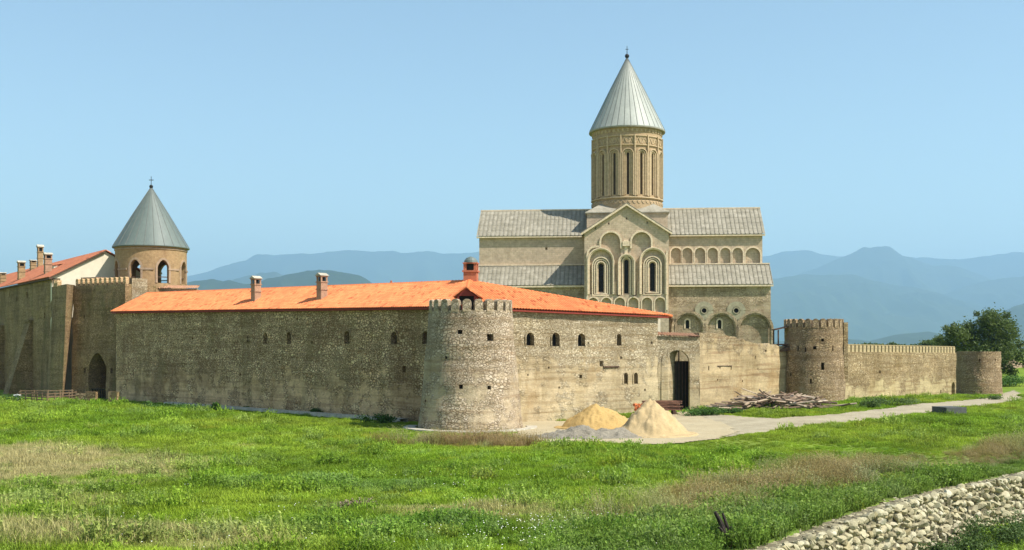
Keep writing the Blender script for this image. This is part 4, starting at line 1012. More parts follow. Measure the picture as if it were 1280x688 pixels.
# sloping buttresses against it
for px, wd, top, dep, lab in ((38, 3.0, 9.4, 3.2, 'massive dark sloping stone buttress nearer the gatehouse, against the far left building'), (3, 2.6, 9.0, 3.6, 'sloping stone buttress cut by the left edge of the photo, its side sunlit')):
    s = along(LfP, L0, px); Fq = Fp @ Matrix.Translation((s, 0, 0)); b_ = MB()
    b_.hexa([(-wd/2, -dep, -.5), (wd/2, -dep, -.5), (wd/2, .3, -.5), (-wd/2, .3, -.5), (-wd/2, -.35, top), (wd/2, -.35, top), (wd/2, .3, top), (-wd/2, .3, top)])
    b_.box(-wd/2-.1, wd/2+.1, -.55, .3, top, top+.22)
    r_ = thing('buttress', Fq, lab, 'buttress', 'sloping buttresses of the far left building'); b_.build('buttress_body', M['rubble_dark'], r_); 
# leaning projection between palace and gatehouse
b = MB(); pA, pB = at(61, 400, 136.5), at(77.6, 400, 133.2); tA, tB = at(67.5, 400, 137.0), at(83.5, 400, 132.6)
gb0, gt0 = at(80.0, 400, 136.5), at(93.8, 400, 135.6)
bk1, bk0 = Vector((-54, 140, 0)), Vector((-59, 141.5, 0))
V = lambda p, z: (p.x, p.y, z)
b.hexa([V(pA, -.5), V(pB, -.5), V(gb0, -.5), V(bk0, -.5), V(tA, 13.5), V(tB, 13.55), V(gt0, 13.6), V(bk0, 13.5)])
r_ = thing('corner_buttress', Tm(pB.x, pB.y+1, 0), 'tall leaning stone corner projection with a bright sunlit sliver side, left of the gatehouse', 'buttress')
b.build('projection_wall', M['rubble_dark'], r_, Matrix.Identity(4))
m0 = None; eQ = Vector((tB.x-tA.x, tB.y-tA.y)).normalized()
for k in range(3):
    p = Vector((tA.x, tA.y))+eQ*(.5+k*.62); Fm = Tm(p.x, p.y+.3, 13.5, math.atan2(eQ.y, eQ.x))
    if m0 is None: m0 = merlon_mb(.46, .72, .5).build('merlon', M['rubble_left'], r_, Fm)
    else: c_ = m0.copy(); C.objects.link(c_); c_.matrix_basis = r_.matrix_basis.inverted() @ Fm
MB().slab([(-52.2, 135.6), (-50.0, 134.6), (-48.6, 136.2), (-51.0, 138)], 13.3, 14.5).build('rubble_top', M['coping_tile'], gh, Matrix.Identity(4))

# ---- railings, low wall and post by the gatehouse
def railing(name, pts, label, group):
    r = thing(name, Tm(pts[0][0], pts[0][1], 0), label, 'railing', group)
    for (xa, ya), (xb, yb) in zip(pts[:-1], pts[1:]):
        L = math.hypot(xb-xa, yb-ya); n = max(1, round(L/1.3)); F = frame((xa, ya), (xb, yb))
        for k in range(n+(1 if (xb, yb) == pts[-1] else 0)): MB().box(L*k/n-.06, L*k/n+.06, -.06, .06, -.2, 1.15).build('post', M['wood_rail'], r, F)
        for z in (.35, .65, 1.0): MB().box(0, L, -.03, .03, z, z+.09).build('rail', M['wood_rail'], r, F)
    return r
g_ = lambda px, py: tuple(on_ground(px, py)[:2])
railing('timber_railing', [g_(24, 502.5), g_(40, 503.5), g_(59, 505), g_(95, 502)], 'brown timber railing nearer the camera, on the grass before the gatehouse', 'railings of the footbridge')
railing('timber_railing', [g_(26, 500), g_(60, 500), g_(105, 499)], 'brown timber railing farther back, running up to the low wall of the pointed doorway', 'railings of the footbridge')
a, b = g_(107, 503.5), g_(146, 504.5); Fq = frame(a, b); Lq = math.hypot(b[0]-a[0], b[1]-a[1])
lwq = thing('low_wall', Fq, 'low grey stone parapet on both sides of the pointed doorway', 'wall')
MB().box(0, Lq*.32, 0, .35, -.3, 1.2).build('parapet_stone', M['rubble_dark'], lwq); MB().box(Lq*.72, Lq, 0, .35, -.3, 1.25).build('parapet_stone', M['rubble_dark'], lwq)
MB().box(-1.6, -.1, .2, .4, -.3, 1.0).build('parapet_stone', M['rubble_left'], lwq)
p = on_ground(21.5, 504); mb = MB(); mb.lathe([(.17, -.2), (.17, .85), (.14, .95), (.02, .98)], 12); mb.box(-.3, .3, -.25, .25, .8, .92)
tag(mb.build('stone_post', M['white_post'], None, Tm(p.x, p.y, 0)), 'small white concrete post at the left end of the timber railing', 'post')

# ---- concrete edging path along the wall foot
pts = []
for s_ in np.linspace(14, 53.5, 60): q = LF+eL*s_-nL*1.0; pts.append((q.x, q.y, .75))
def strip(name, P, mat, lift):
    mb = MB(); n = len(P)
    for i, (x, y, w_) in enumerate(P):
        xa, ya, _ = P[max(i-1, 0)]; xb, yb, _ = P[min(i+1, n-1)]; d = Vector((xb-xa, yb-ya)).normalized(); nn = Vector((-d.y, d.x))
        ww = w_/2*(1+.35*(random.random()-.5))
        for sg in (-1, 1): q = Vector((x, y))+nn*ww*sg; mb.v.append((q.x, q.y, hg(q.x, q.y)+lift))
        for sg in (-1, 1): q = Vector((x, y))+nn*(ww+.05)*sg; mb.v.append((q.x, q.y, hg(q.x, q.y)-.1))
    for i in range(n-1):
        a, b = i*4, (i+1)*4; mb.f += [(a, a+1, b+1, b), (a+2, a, b, b+2), (a+1, a+3, b+3, b+1)]; mb.m += [0]*3
    return mb.build(name, mat)
tag(strip('concrete_path', pts, M['concrete'], .30), None, None, kind='structure')
pts = [(NT0[0]+4.6*math.sin(a), NT0[1]-4.6*math.cos(a), .8) for a in np.linspace(-1.9, 1.75, 50)]
tag(strip('concrete_path', pts, M['concrete'], .12), None, None, kind='structure')

# ------------------------------------------------------------------ heaps, timber, small things
def heap(name, cx, cy, rx, ry, h, mat, label, sharp=1.2, seed=0, n=90, rot=0.0, rough=.075, cat='heap', group=None):
    mb = MB(); vs = []
    for j in range(n+1):
        for i in range(n+1):
            u = (i/n*2-1)*1.5; v = (j/n*2-1)*1.5; r = math.hypot(u, v)
            a = math.atan2(v, u); wob = 1+.16*mnoise.noise((math.cos(a)*1.3, math.sin(a)*1.3, seed))
            q = max(0.0, 1-r/wob); z = h*(q**sharp)*(1.0) if r < wob*1.0 else 0
            z += h*.07*math.exp(-(r/wob/1.1)**4)*(1+.8*mnoise.noise((u*2, v*2, seed+7)))*1.0
            z += rough*h*(1.3*mnoise.noise((u*2.2, v*2.2, seed))+mnoise.noise((u*5, v*5, seed))+.7*mnoise.noise((u*13, v*13, seed+4)))*min(1, q*4+.25)
            z += -.05*h*abs(mnoise.noise((a*5, seed, 0)))*min(1, q*5)*(1-q)
            X_, Y_ = cx+u*rx*math.cos(rot)-v*ry*math.sin(rot), cy+u*rx*math.sin(rot)+v*ry*math.cos(rot)
            vs.append((X_-cx, Y_-cy, hg(X_, Y_)-hg(cx, cy)+z-(.0 if r < 1.25 else .25)+.08))
    fs = [(j*(n+1)+i, j*(n+1)+i+1, (j+1)*(n+1)+i+1, (j+1)*(n+1)+i) for j in range(n) for i in range(n)]
    mb.add(vs, fs); o = mb.build(name, mat, None, Tm(cx, cy, hg(cx, cy)), smooth=True, fix=False); return tag(o, label, cat, group)
def granular(name, a, b, sc, bump):
    t = NT(name); c = t.mix(t.ramp(t.noise(1.2, 6, .7), [(.35, 0.0), (.65, 1.0)]), a, b)
    c = t.mix(.6, c, t.ramp(t.noise(sc, 5, .85), [(.3, .7), (.7, 1.2)]), 'MULTIPLY'); t.bump(t.noise(sc*.6, 5, .85), bump); return t.color(c)
M['sand_y'] = granular('sand_yellow', (0.476,0.320,0.123), (0.410,0.271,0.098), 10, .05)
M['sand_p'] = granular('sand_pale', (.50,.375,.20), (.42,.31,.16), 12, .04)
M['earth'] = granular('earth', (.36,.27,.17), (.30,.22,.13), 5, .1)
M['gravel'] = granular('gravel', (.22,.195,.15), (.32,.285,.22), 5, .16)
heap('sand_heap', 6.3, 83.2, 2.55, 2.2, 1.6, M['sand_y'], 'rounded heap of orange-yellow sand, behind and left of the paler peak', sharp=.72, seed=2, group='heaps of building sand')
heap('sand_heap', 9.55, 77.2, 2.6, 2.6, 2.25, M['sand_p'], 'pale pointed heap of fine sand, the sharper one in front', sharp=.92, seed=5, group='heaps of building sand')
heap('gravel_heap', 5.1, 75.2, 3.4, 1.5, .62, M['gravel'], 'low dark grey heap of gravel in front of the yellow sand', sharp=.8, seed=9, rough=.3)
heap('earth_heap', -8.2, 59.0, .1, .1, .01, M['gravel'], 'x') if False else None

def plank(L, w_, t_, mat, bend=.0):
    mb = MB(); n = 5; vs = []
    for i in range(n+1):
        x = L*(i/n-.5); z = bend*(1-(2*i/n-1)**2); e_ = random.uniform(-.06, .06) if i in (0, n) else 0
        vs += [(x+e_, -w_/2, z-t_/2), (x-e_, w_/2, z-t_/2), (x-e_, w_/2, z+t_/2), (x+e_, -w_/2, z+t_/2)]
    fs = [(0,1,2,3), tuple(n*4+k for k in (3,2,1,0))]+[(i*4+k, (i+1)*4+k, (i+1)*4+(k+1) % 4, i*4+(k+1) % 4) for i in range(n) for k in range(4)]
    return mb.add(vs, fs)
random.seed(11); base_planks = [plank(random.uniform(2.2, 4.4), random.uniform(.12, .24), random.uniform(.05, .12), None, random.uniform(-.05, .1)).build('plank', M['plank'], None) for _ in range(9)]
npk = 0
for k in range(190):
    if k % 2 == 0: u = random.uniform(-1, 1); cx_, cy_ = 22.6+u*4.1, 97.0+random.gauss(0, .75)
    else: u = random.gauss(.15, .55); cx_, cy_ = 23.6+u*2.8, 97.3+random.gauss(0, .5)
    env = max(.05, 1-abs((cx_-23.2)/4.6)**4)*max(.1, 1-((cy_-97.1)/2.2)**2); zz_ = hg(cx_, cy_)+.08+random.random()*1.0*env
    M_ = Matrix.Translation((cx_, cy_, zz_)) @ Matrix.Rotation(random.gauss(.05, .5) if random.random() < .75 else random.uniform(-1.4, 1.4), 4, 'Z') @ Matrix.Rotation(random.gauss(0, .16), 4, 'Y') @ Matrix.Rotation(random.uniform(-.5, .5), 4, 'X')
    b_ = base_planks[k % 9]
    o = b_ if k < 9 else b_.copy()
    if k >= 9: C.objects.link(o)
    o.matrix_basis = M_; tag(o, 'old weathered plank lying in the untidy timber heap before the gate wall', 'plank', 'old planks in the timber heap')
# neat board stack and red tiles beside the gate
random.seed(5)
for k in range(18):
    lay, col_ = divmod(k, 3); o = plank(random.uniform(2.6, 3.5), .26, .10, None, .02)      .build('board', M['board'], None, Tm(12.6+random.uniform(-.12, .12), 94.4+col_*.4, hg(12.6, 94.4)+.45+lay*.14, .06+random.uniform(-.07, .07)))
    tag(o, 'dark brown board in the neat stack by the gate, behind the pale sand', 'board', 'boards stacked by the gate')
for x_ in (11.5, 13.7):
    o = MB().box(-.15, .15, -.3, 1.1, -.1, .36).build('timber_block', M['wood_dark'], None, Tm(x_, 94.4, hg(12.6, 94.4))); tag(o, 'dark timber block carrying the %s end of the board stack' % ('left' if x_ < 12.5 else 'right'), 'timber block', 'blocks under the board stack')
for k in range(9):
    a_, b_ = divmod(k, 3); mb = MB(); mb.tube([(-.25, 0, 0), (.25, 0, 0)], .13, .11, 8)
    o = mb.build('roof_tile', M['roof_tile'], None, Tm(10.4+b_*.32-a_*.05, 93.6+random.uniform(-.1, .1), hg(10.4, 93.6)+.62+a_*.2, 1.2+random.uniform(-.3, .3))); tag(o, 'loose orange roof tile in the small stack left of the dark boards', 'roof tile', 'roof tiles stacked by the gate')
# culvert head in the grass by the road
p = on_ground(1193, 518.5); Fq = Tm(p.x, p.y, p.z, .25); r_ = thing('culvert_head', Fq, 'dark grey concrete culvert head sunk in the grass beside the dirt road', 'culvert')
MB().box(-.9, .95, -.25, .05, -.5, .66).build('front_slab', M['concrete_dark'], r_); MB().box(-.95, -.75, .05, 1.6, -.5, .6).build('side_slab', M['concrete_dark'], r_); MB().box(.75, .95, .05, 1.6, -.5, .6).build('side_slab', M['concrete_dark'], r_); MB().box(-.9, .9, .06, 1.7, .60, .66).build('cover_slab', M['concrete_dark'], r_)
# charred forked branch
p = Vector((6.45, 33.3, hg(6.45, 33.3))); mb = MB()
mb.tube([(0,0,-.2), (-.06,.0,.25), (-.2,.02,.6), (-.33,0,.85)], .10, .04, 8); mb.tube([(.08,0,-.2), (.02,.0,.2), (-.02,.05,.45), (-.13,.1,.8)], .08, .03, 8); mb.tube([(.16,0,-.2), (.16,.02,.15), (.04,0,.5)], .07, .03, 7)
mb.tube([(-.05,0,.2), (-.2,-.05,.45), (-.26,-.06,.5)], .05, .02, 6)
tag(mb.build('charred_branch', M['char'], None, Tm(*p) @ Matrix.Scale(1.25, 4)), 'charred forked branch standing in the weeds beside the gabion wall', 'branch')
heap('earth_mound', 81.5, 184, 2.6, 2.0, 1.3, M['earth'], 'pale earth mound beyond the squat far tower', seed=3)

# ------------------------------------------------------------------ gabion wall
def ico():
    bm = bmesh.new(); bmesh.ops.create_icosphere(bm, subdivisions=2, radius=1); v = np.array([x.co[:] for x in bm.verts]); f = np.array([[q.index for q in x.verts] for x in bm.faces]); bm.free(); return v, f
IV, IF = ico()
def stones_mesh(name, pos, size, mat, root, top=None):
    variants = []
    for k in range(14):
        v = IV.copy()
        for _ in range(11):                     # chop flat facets so the stones look broken, not round
            d = rng.normal(size=3); d /= np.linalg.norm(d); h = v @ d; lim = rng.uniform(.34, .68); v = v-np.outer(np.maximum(h-lim, 0), d)
        v *= np.array([1.35, rng.uniform(.9, 1.2), rng.uniform(.75, 1.05)]); variants.append(v)
    n = len(pos); V_ = []; F2 = []; R_ = []
    for i in range(n):
        a, b = rng.uniform(0, 6.28), rng.normal(0, .3); ca, sa, cb_, sb = math.cos(a), math.sin(a), math.cos(b), math.sin(b)
        m = np.array([[ca, -sa, 0], [sa, ca, 0], [0, 0, 1]]) @ np.array([[cb_, 0, sb], [0, 1, 0], [-sb, 0, cb_]])
        V_.append((variants[i % 14]*size[i]*(np.array([1, 1, .45]) if top[i] else 1)) @ m.T+pos[i]); F2.append(IF+i*len(IV)); R_.append(np.full(len(IV), rng.random()*.42 if top[i] else rng.random()))
    V_ = np.concatenate(V_); F2 = np.concatenate(F2); me = bpy.data.meshes.new(name); me.from_pydata(V_.tolist(), [], F2.tolist()); me.materials.append(mat)
    at_ = me.attributes.new('rnd', 'FLOAT', 'POINT'); at_.data.foreach_set('value', np.concatenate(R_).astype(np.float32))
    o = bpy.data.objects.new(name, me); C.objects.link(o); o.parent = root; return o
t = NT('gabion_stone'); g = t.attr('rnd', out='Fac')
c = t.ramp(g, [(0, (.25,.22,.13)), (.3, (.40,.36,.23)), (.6, (.48,.44,.29)), (.8, (.34,.29,.16)), (1, (.56,.52,.38))])
c = t.mix(.6, c, t.ramp(t.noise(7, 5, .75), [(.3, .6), (.7, 1.2)]), 'MULTIPLY'); t.bump(t.noise(14, 4, .7), .02); M['gab'] = t.color(c)
gab = thing('gabion_wall', Matrix.Identity(4), 'pale loose-stone gabion retaining wall in the right foreground', 'wall')
GW = 1.05
def gpoint(s_):
    for (x0, y0), (x1, y1) in zip(GAB[:-1], GAB[1:]):
        L = math.hypot(x1-x0, y1-y0)
        if s_ <= L: return Vector((x0+(x1-x0)*s_/L, y0+(y1-y0)*s_/L)), Vector(((x1-x0)/L, (y1-y0)/L))
        s_ -= L
    return Vector(GAB[-1]), Vector(((x1-x0)/L, (y1-y0)/L))
GL = sum(math.hypot(b[0]-a[0], b[1]-a[1]) for a, b in zip(GAB[:-1], GAB[1:]))
pos, size, tops = [], [], []
s_ = 6.0
while s_ < GL-8:
    p, d = gpoint(s_); nr = Vector((d.y, -d.x)); far_ = s_ > 62; st = .29 if not far_ else .38
    z = .02
    while z > -2.5:      # face
        q = p+nr*(GW+random.uniform(-.05, .05)+.10*abs(z)); zc = z+random.uniform(-.05, .05); r = random.uniform(.12, .25)*(1.35 if far_ else 1); jj = random.uniform(-.08, .08)
        pos.append((q.x+d.x*jj, q.y+d.y*jj, zc)); size.append(r); tops.append(False); z -= random.uniform(.22, .36)*(1.3 if far_ else 1)
    for k in np.arange(-.05, GW+.05, .135):    # top
        q = p+nr*k; edge_ = k > GW-.12; r = random.uniform(.13, .2) if edge_ else random.uniform(.07, .14); jj = random.uniform(-.1, .1); tops.append(not edge_); pos.append((q.x+d.x*jj, q.y+d.y*jj, -.03+random.uniform(-.05, .04))); size.append(r)
    s_ += random.uniform(.75, 1.15)*st
stones_mesh('stone_facing', np.array(pos), np.array(size), M['gab'], gab, tops)
mb = MB(); n = 60
for i in range(n+1):
    p, d = gpoint(5+(GL-10)*i/n); nr = Vector((d.y, -d.x))
    for off, z in ((-.05, -2.6), (-.05, .0), (GW-.02, .0), (GW+.25, -2.6)): q = p+nr*off; mb.v.append((q.x, q.y, z))
for i in range(n):
    a, b = i*4, (i+1)*4; mb.f += [(a+k, a+(k+1) % 4, b+(k+1) % 4, b+k) for k in range(4)]; mb.m += [0]*4
M['gab_core'] = plain('gab_core', (.16,.14,.09), .3, 4); mb.build('core', M['gab_core'], gab)

# ------------------------------------------------------------------ foliage
def leaf_cloud(name, blobs, n, size, mat, root, frame_=None, flat=.5):
    """many small leaf faces spread through ellipsoid clumps; blobs = (x,y,z,rx,ry,rz)"""
    wgt = np.array([b[3]*b[5] for b in blobs]); ch_ = rng.choice(len(blobs), n, p=wgt/wgt.sum()); B = np.array(blobs)[ch_]
    d = rng.normal(size=(n, 3)); d /= np.linalg.norm(d, axis=1)[:, None]
    rad = (rng.random(n)**.45)*(1+.30*np.abs(rng.normal(size=n))*(rng.random(n) < .45))*(.72+.62*vnoise(d[:, 0]*1.0+B[:, 0]*3+9, d[:, 2]+d[:, 1]*1.3+B[:, 2]*3, .45, 8, 3))
    c_ = B[:, :3]+d*B[:, 3:6]*rad[:, None]
    nn = rng.normal(size=(n, 3)); nn[:, 2] = np.abs(nn[:, 2])+flat; nn /= np.linalg.norm(nn, axis=1)[:, None]
    a = np.cross(nn, rng.normal(size=(n, 3))); a /= np.linalg.norm(a, axis=1)[:, None]; b = np.cross(nn, a)
    s1 = size*rng.uniform(.6, 1.4, n)[:, None]; s2 = s1*rng.uniform(.4, .7, n)[:, None]
    v = np.stack([c_-a*s1, c_+b*s2, c_+a*s1, c_-b*s2], 1).reshape(-1, 3)
    me = bpy.data.meshes.new(name); me.vertices.add(4*n); me.vertices.foreach_set('co', v.astype(np.float32).ravel())
    me.loops.add(4*n); me.loops.foreach_set('vertex_index', np.arange(4*n, dtype=np.int32)); me.polygons.add(n); me.polygons.foreach_set('loop_start', np.arange(0, 4*n, 4, dtype=np.int32))
    me.update(calc_edges=True); me.materials.append(mat)
    clump = vnoise(c_[:, 0]+c_[:, 2]*.7, c_[:, 1]+c_[:, 2], max(.5, size*5), 3, 2)
    r = np.clip(.2+.5*rng.random(n)+.9*(clump-.5)+.15, 0, 1)
    at_ = me.attributes.new('rnd', 'FLOAT', 'POINT'); at_.data.foreach_set('value', np.repeat(r, 4).astype(np.float32))
    o = bpy.data.objects.new(name, me); C.objects.link(o)
    if root is not None: o.parent = root
    if frame_ is not None: o.matrix_basis = frame_
    return o
def tree(x, y, h, rw, label, nleaf, size, mat='leaf_tree', seed=0, group=None, trunk=.25, name='tree'):
    random.seed(seed); z0 = hg(x, y); r = thing(name, Tm(x, y, z0-.1), label, 'tree', group)
    tb = MB(); th_ = h*.42; tb.tube([(0,0,-.3), (.1,0,th_*.5), (.0,.1,th_), (-.1,0,h*.62)], trunk, trunk*.4, 9); blobs = []
    for k in range(16):
        a = random.uniform(0, 2*PI); rr = rw*random.uniform(.15, .85); zz_ = h*random.uniform(.30, .92)*(1-.18*(rr/rw))
        q = (rr*math.cos(a), rr*math.sin(a)*.9, zz_); b_ = h*random.uniform(.1, .19)*(1.25-.5*rr/rw)
        blobs.append((*q, b_*1.25, b_*1.15, b_*.8)); tb.tube([(0, 0, th_*random.uniform(.5, 1)), (q[0]*.5, q[1]*.5, (th_+zz_)*.5), q], trunk*.35, trunk*.08, 6)
    for k in range(5): a = random.uniform(0, 2*PI); rr = rw*random.uniform(0, .35); blobs.append((rr*math.cos(a), rr*math.sin(a), h*random.uniform(.5, .85), rw*.42, rw*.4, h*.14))
    for k in range(26):
        a = random.uniform(0, 2*PI); rr = rw*random.uniform(.75, 1.05); zz_ = h*random.uniform(.25, .75); blobs.append((rr*math.cos(a), rr*math.sin(a), zz_, h*.06, h*.06, h*.04))
    tb.build('trunk', M['bark'], r); leaf_cloud('crown', blobs, nleaf, size, M[mat], r); return r
# big tree behind the far tower: irregular, highest right of its middle
def big_tree():
    Y = 165; p = at(1228, 470, Y); z0 = hg(p.x, Y); r = thing('tree', Tm(p.x, Y, z0), 'large dark green broadleaf tree with uneven crown behind the squat far tower', 'tree')
    k = Y/F_; blobs = []; tb = MB()
    for px, py, rp in ((1235,407,20),(1240,398,13),(1252,415,17),(1222,420,20),(1205,424,17),(1190,418,13),(1180,416,8),(1262,430,16),(1245,437,20),(1215,437,18),(1192,432,14),(1272,446,12),(1258,455,12),(1276,432,7),(1176,424,6),(1228,402,9),(1212,408,8),(1198,409,6),(1262,405,7),(1186,410,4),(1270,419,6),(1250,395,5),(1226,392,4),(1265,465,9),(1283,455,8)):
        dy = random.uniform(-2.5, 2.5); q = ((px-1228)*k, dy, CH+(HY-py)*k-z0); blobs.append((*q, rp*k*1.0, rp*k*1.0, rp*k*.85))
        if rp > 10: tb.tube([(0, 0, 1.5), (q[0]*.4, q[1]*.4, 2+q[2]*.3), q], .18, .04, 6)
    tb.tube([(0,0,-.5), (.1,0,2), (0,.1,4.5)], .45, .25, 10); tb.build('trunk', M['bark'], r); leaf_cloud('crown', blobs, 26000, .16, M['leaf_tree'], r)
random.seed(3); big_tree()
for i, (px, py, Y, rw, lab) in enumerate(((1087,425.5,260,4.2,'small distant treetop above the battlement wall, nearest the brown tower'), (1112,428.5,300,4.0,'low distant treetop above the middle of the battlement wall'), (1131,429,300,3.6,'low distant treetop right of the middle of the battlement wall'), (1166,424,240,5.0,'dark distant tree above the battlement wall, left of the big tree'), (1184,428,220,3.0,'small distant tree touching the left side of the big tree'))):
    p = at(px, py, Y); tree(p.x, Y, p.z-hg(p.x, Y), rw, lab, 2500, .34, seed=20+i, group='distant trees beyond the wall')
# bushes
def bush(px, py, w_, h_, label, mat='leaf_bush', n=700, size=.07, group=None, seed=0, world=None):
    random.seed(seed+100); p = on_ground(px, py) if world is None else Vector((world[0], world[1], hg(*world))); r = thing('bush', Tm(p.x, p.y, p.z), label, 'bush', group)
    bl = [(random.uniform(-.5, .5)*w_, random.uniform(-.35, .35)*w_*.7, h_*random.uniform(.25, .6), w_*random.uniform(.2, .32), w_*random.uniform(.18, .26), h_*random.uniform(.3, .45)) for _ in range(7)]
    tb = MB()
    for b_ in bl: tb.tube([(b_[0]*.4, b_[1]*.4, -.1), (b_[0], b_[1], b_[2]+b_[5]*.6)], .018, .006, 5)
    tb.build('stems', M['bark'], r); leaf_cloud('leaves', bl, n, size, M[mat], r); return r
bush(888, 519, 3.4, .75, 'wide green bush at the foot of the wall right of the gateway', n=2600, seed=1)
bush(912, 517, 1.6, .6, 'small green bush touching the left end of the timber heap', n=900, seed=2)
for i, (px, py, w_, h_, lab) in enumerate(((8,504,3.2,1.0,'dense green bush at the left edge of the photo'),(210,512,4.6,.6,'widest low green bush against the foot of the long dark wall'),(272,514,.9,.9,'small round bush by the path at the foot of the dark wall'),(187,509,1.2,.6,'tiny green bush beside the doorway end of the dark wall'),(398,519,1.3,.7,'bush at the wall foot about midway along the path'),(470,529,2.2,.75,'dark green bush near the shaded corner beside the large tower'),(306,513,.8,.4,'very low weed clump right of the small round bush'))):
    bush(px, py, w_, h_, lab, n=900, seed=10+i, group='bushes along the wall foot', size=.09)
bush(1112, 507, 4.0, .9, 'broad olive bush on the grass before the battlement wall', n=2200, seed=31, mat='leaf_dark')
bush(1085, 510, 1.6, .7, 'small olive bush beside the foot of the brown tower', n=900, seed=32, mat='leaf_dark')
for i, (x_, y_, w_, h_, lab) in enumerate(((19.6,45.4,2.0,1.5,'tall bush below the gabion wall, farther right'),(16.1,41.3,1.6,1.2,'bush below the gabion wall, nearer the middle of the photo'),(21.1,46.3,2.2,1.5,'tall dark bush below the gabion wall at the right edge of the photo'),(17.8,43.2,1.8,1.2,'low dark bush at the foot of the gabion wall between two taller ones'))):
    bush(0, 0, w_, h_, lab, world=(x_, y_), n=2600, seed=40+i, mat='leaf_dark', size=.055, group='bushes below the gabion wall')
bush(0, 0, 1.7, .55, 'dark leafy clump in the weeds left of the charred branch', world=(2.3, 35.0), n=2200, seed=50, mat='leaf_dark', size=.04)
bush(0, 0, 1.2, .5, 'green leafy clump behind the charred branch', world=(5.6, 36.6), n=1500, seed=51, mat='leaf_bush', size=.04)
for i, (px_, py_, w_, lab) in enumerate(((445,638,1.15,'greyish brown heap of dry cut twigs lying in the meadow'),(470,668,1.0,'flatter pale heap of dry cuttings nearer the camera in the meadow'))):
    p = on_ground(px_, py_); r_ = thing('brush_heap', Tm(p.x, p.y, p.z), lab, 'heap', 'heaps of dry cuttings'); leaf_cloud('twigs', [(-.25*w_, 0, .12, .35*w_, .3, .26), (.25*w_, .05, .14, .38*w_, .3, .28), (0, -.1, .1, .5*w_, .35, .16)], 2200, .045, M['twig'], r_)
bush(1262, 482, 6, 1.6, 'green shrubbery on the bank right of the squat far tower', n=2500, size=.12, seed=33)
bush(1240, 500, 2, .5, 'low shrub by the foot of the squat far tower', n=700, seed=34, mat='leaf_dark')

# ------------------------------------------------------------------ grass (instanced clumps, one object per kind of growth)
def clump(kind, seed):
    r = np.random.default_rng(seed); vs, fs, rn = [], [], []
    nb = dict(grass=95, dry=80, weed=70, brown=60)[kind]; rad = .36
    for _ in range(nb):
        a, rr = r.uniform(0, 6.28), rad*math.sqrt(r.random()); x, y = rr*math.cos(a), rr*math.sin(a); az = r.uniform(0, 6.28); lean = r.uniform(.1, .8)
        h = dict(grass=r.uniform(.08, .23), dry=r.uniform(.12, .34), weed=r.uniform(.15, .5), brown=r.uniform(.3, .8))[kind]; wd = dict(grass=.012, dry=.008, weed=.012, brown=.006)[kind]
        dx, dy = math.cos(az), math.sin(az); b = len(vs); q = float(np.clip(r.normal(.45, .22), 0, 1))
        mx_, my_ = x+dx*h*lean*.3, y+dy*h*lean*.3; tx, ty = x+dx*h*lean, y+dy*h*lean; hz = h*(1-.25*lean)
        vs += [(x-dy*wd, y+dx*wd, -.03), (x+dy*wd, y-dx*wd, -.03), (mx_+dy*wd*.9, my_-dx*wd*.9, hz*.6), (mx_-dy*wd*.9, my_+dx*wd*.9, hz*.6), (tx, ty, hz)]
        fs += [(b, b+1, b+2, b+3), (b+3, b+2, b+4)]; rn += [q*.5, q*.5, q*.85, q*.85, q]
        if kind in ('weed', 'brown'):
            for k in range(5 if kind == 'weed' else 6):
                f_ = r.uniform(.35, 1) if kind == 'weed' else r.uniform(.7, 1.02); c = np.array([x+(tx-x)*f_, y+(ty-y)*f_, hz*f_]); s_ = (.035 if kind == 'weed' else .018)*r.uniform(.6, 1.4)
                u = r.normal(size=3); u /= np.linalg.norm(u); w_ = np.cross(u, r.normal(size=3)); w_ /= np.linalg.norm(w_); b = len(vs)
                vs += [tuple(c-u*s_), tuple(c+w_*s_*.5), tuple(c+u*s_), tuple(c-w_*s_*.5)]; fs.append((b, b+1, b+2, b+3)); rn += [min(1, q+.15)]*4
    me = bpy.data.meshes.new(kind+'_clump'); me.from_pydata([tuple(map(float, v)) for v in vs], [], fs); me.materials.append(M['grass'])
    a_ = me.attributes.new('rnd', 'FLOAT', 'POINT'); a_.data.foreach_set('value', np.array(rn, dtype=np.float32)); return me
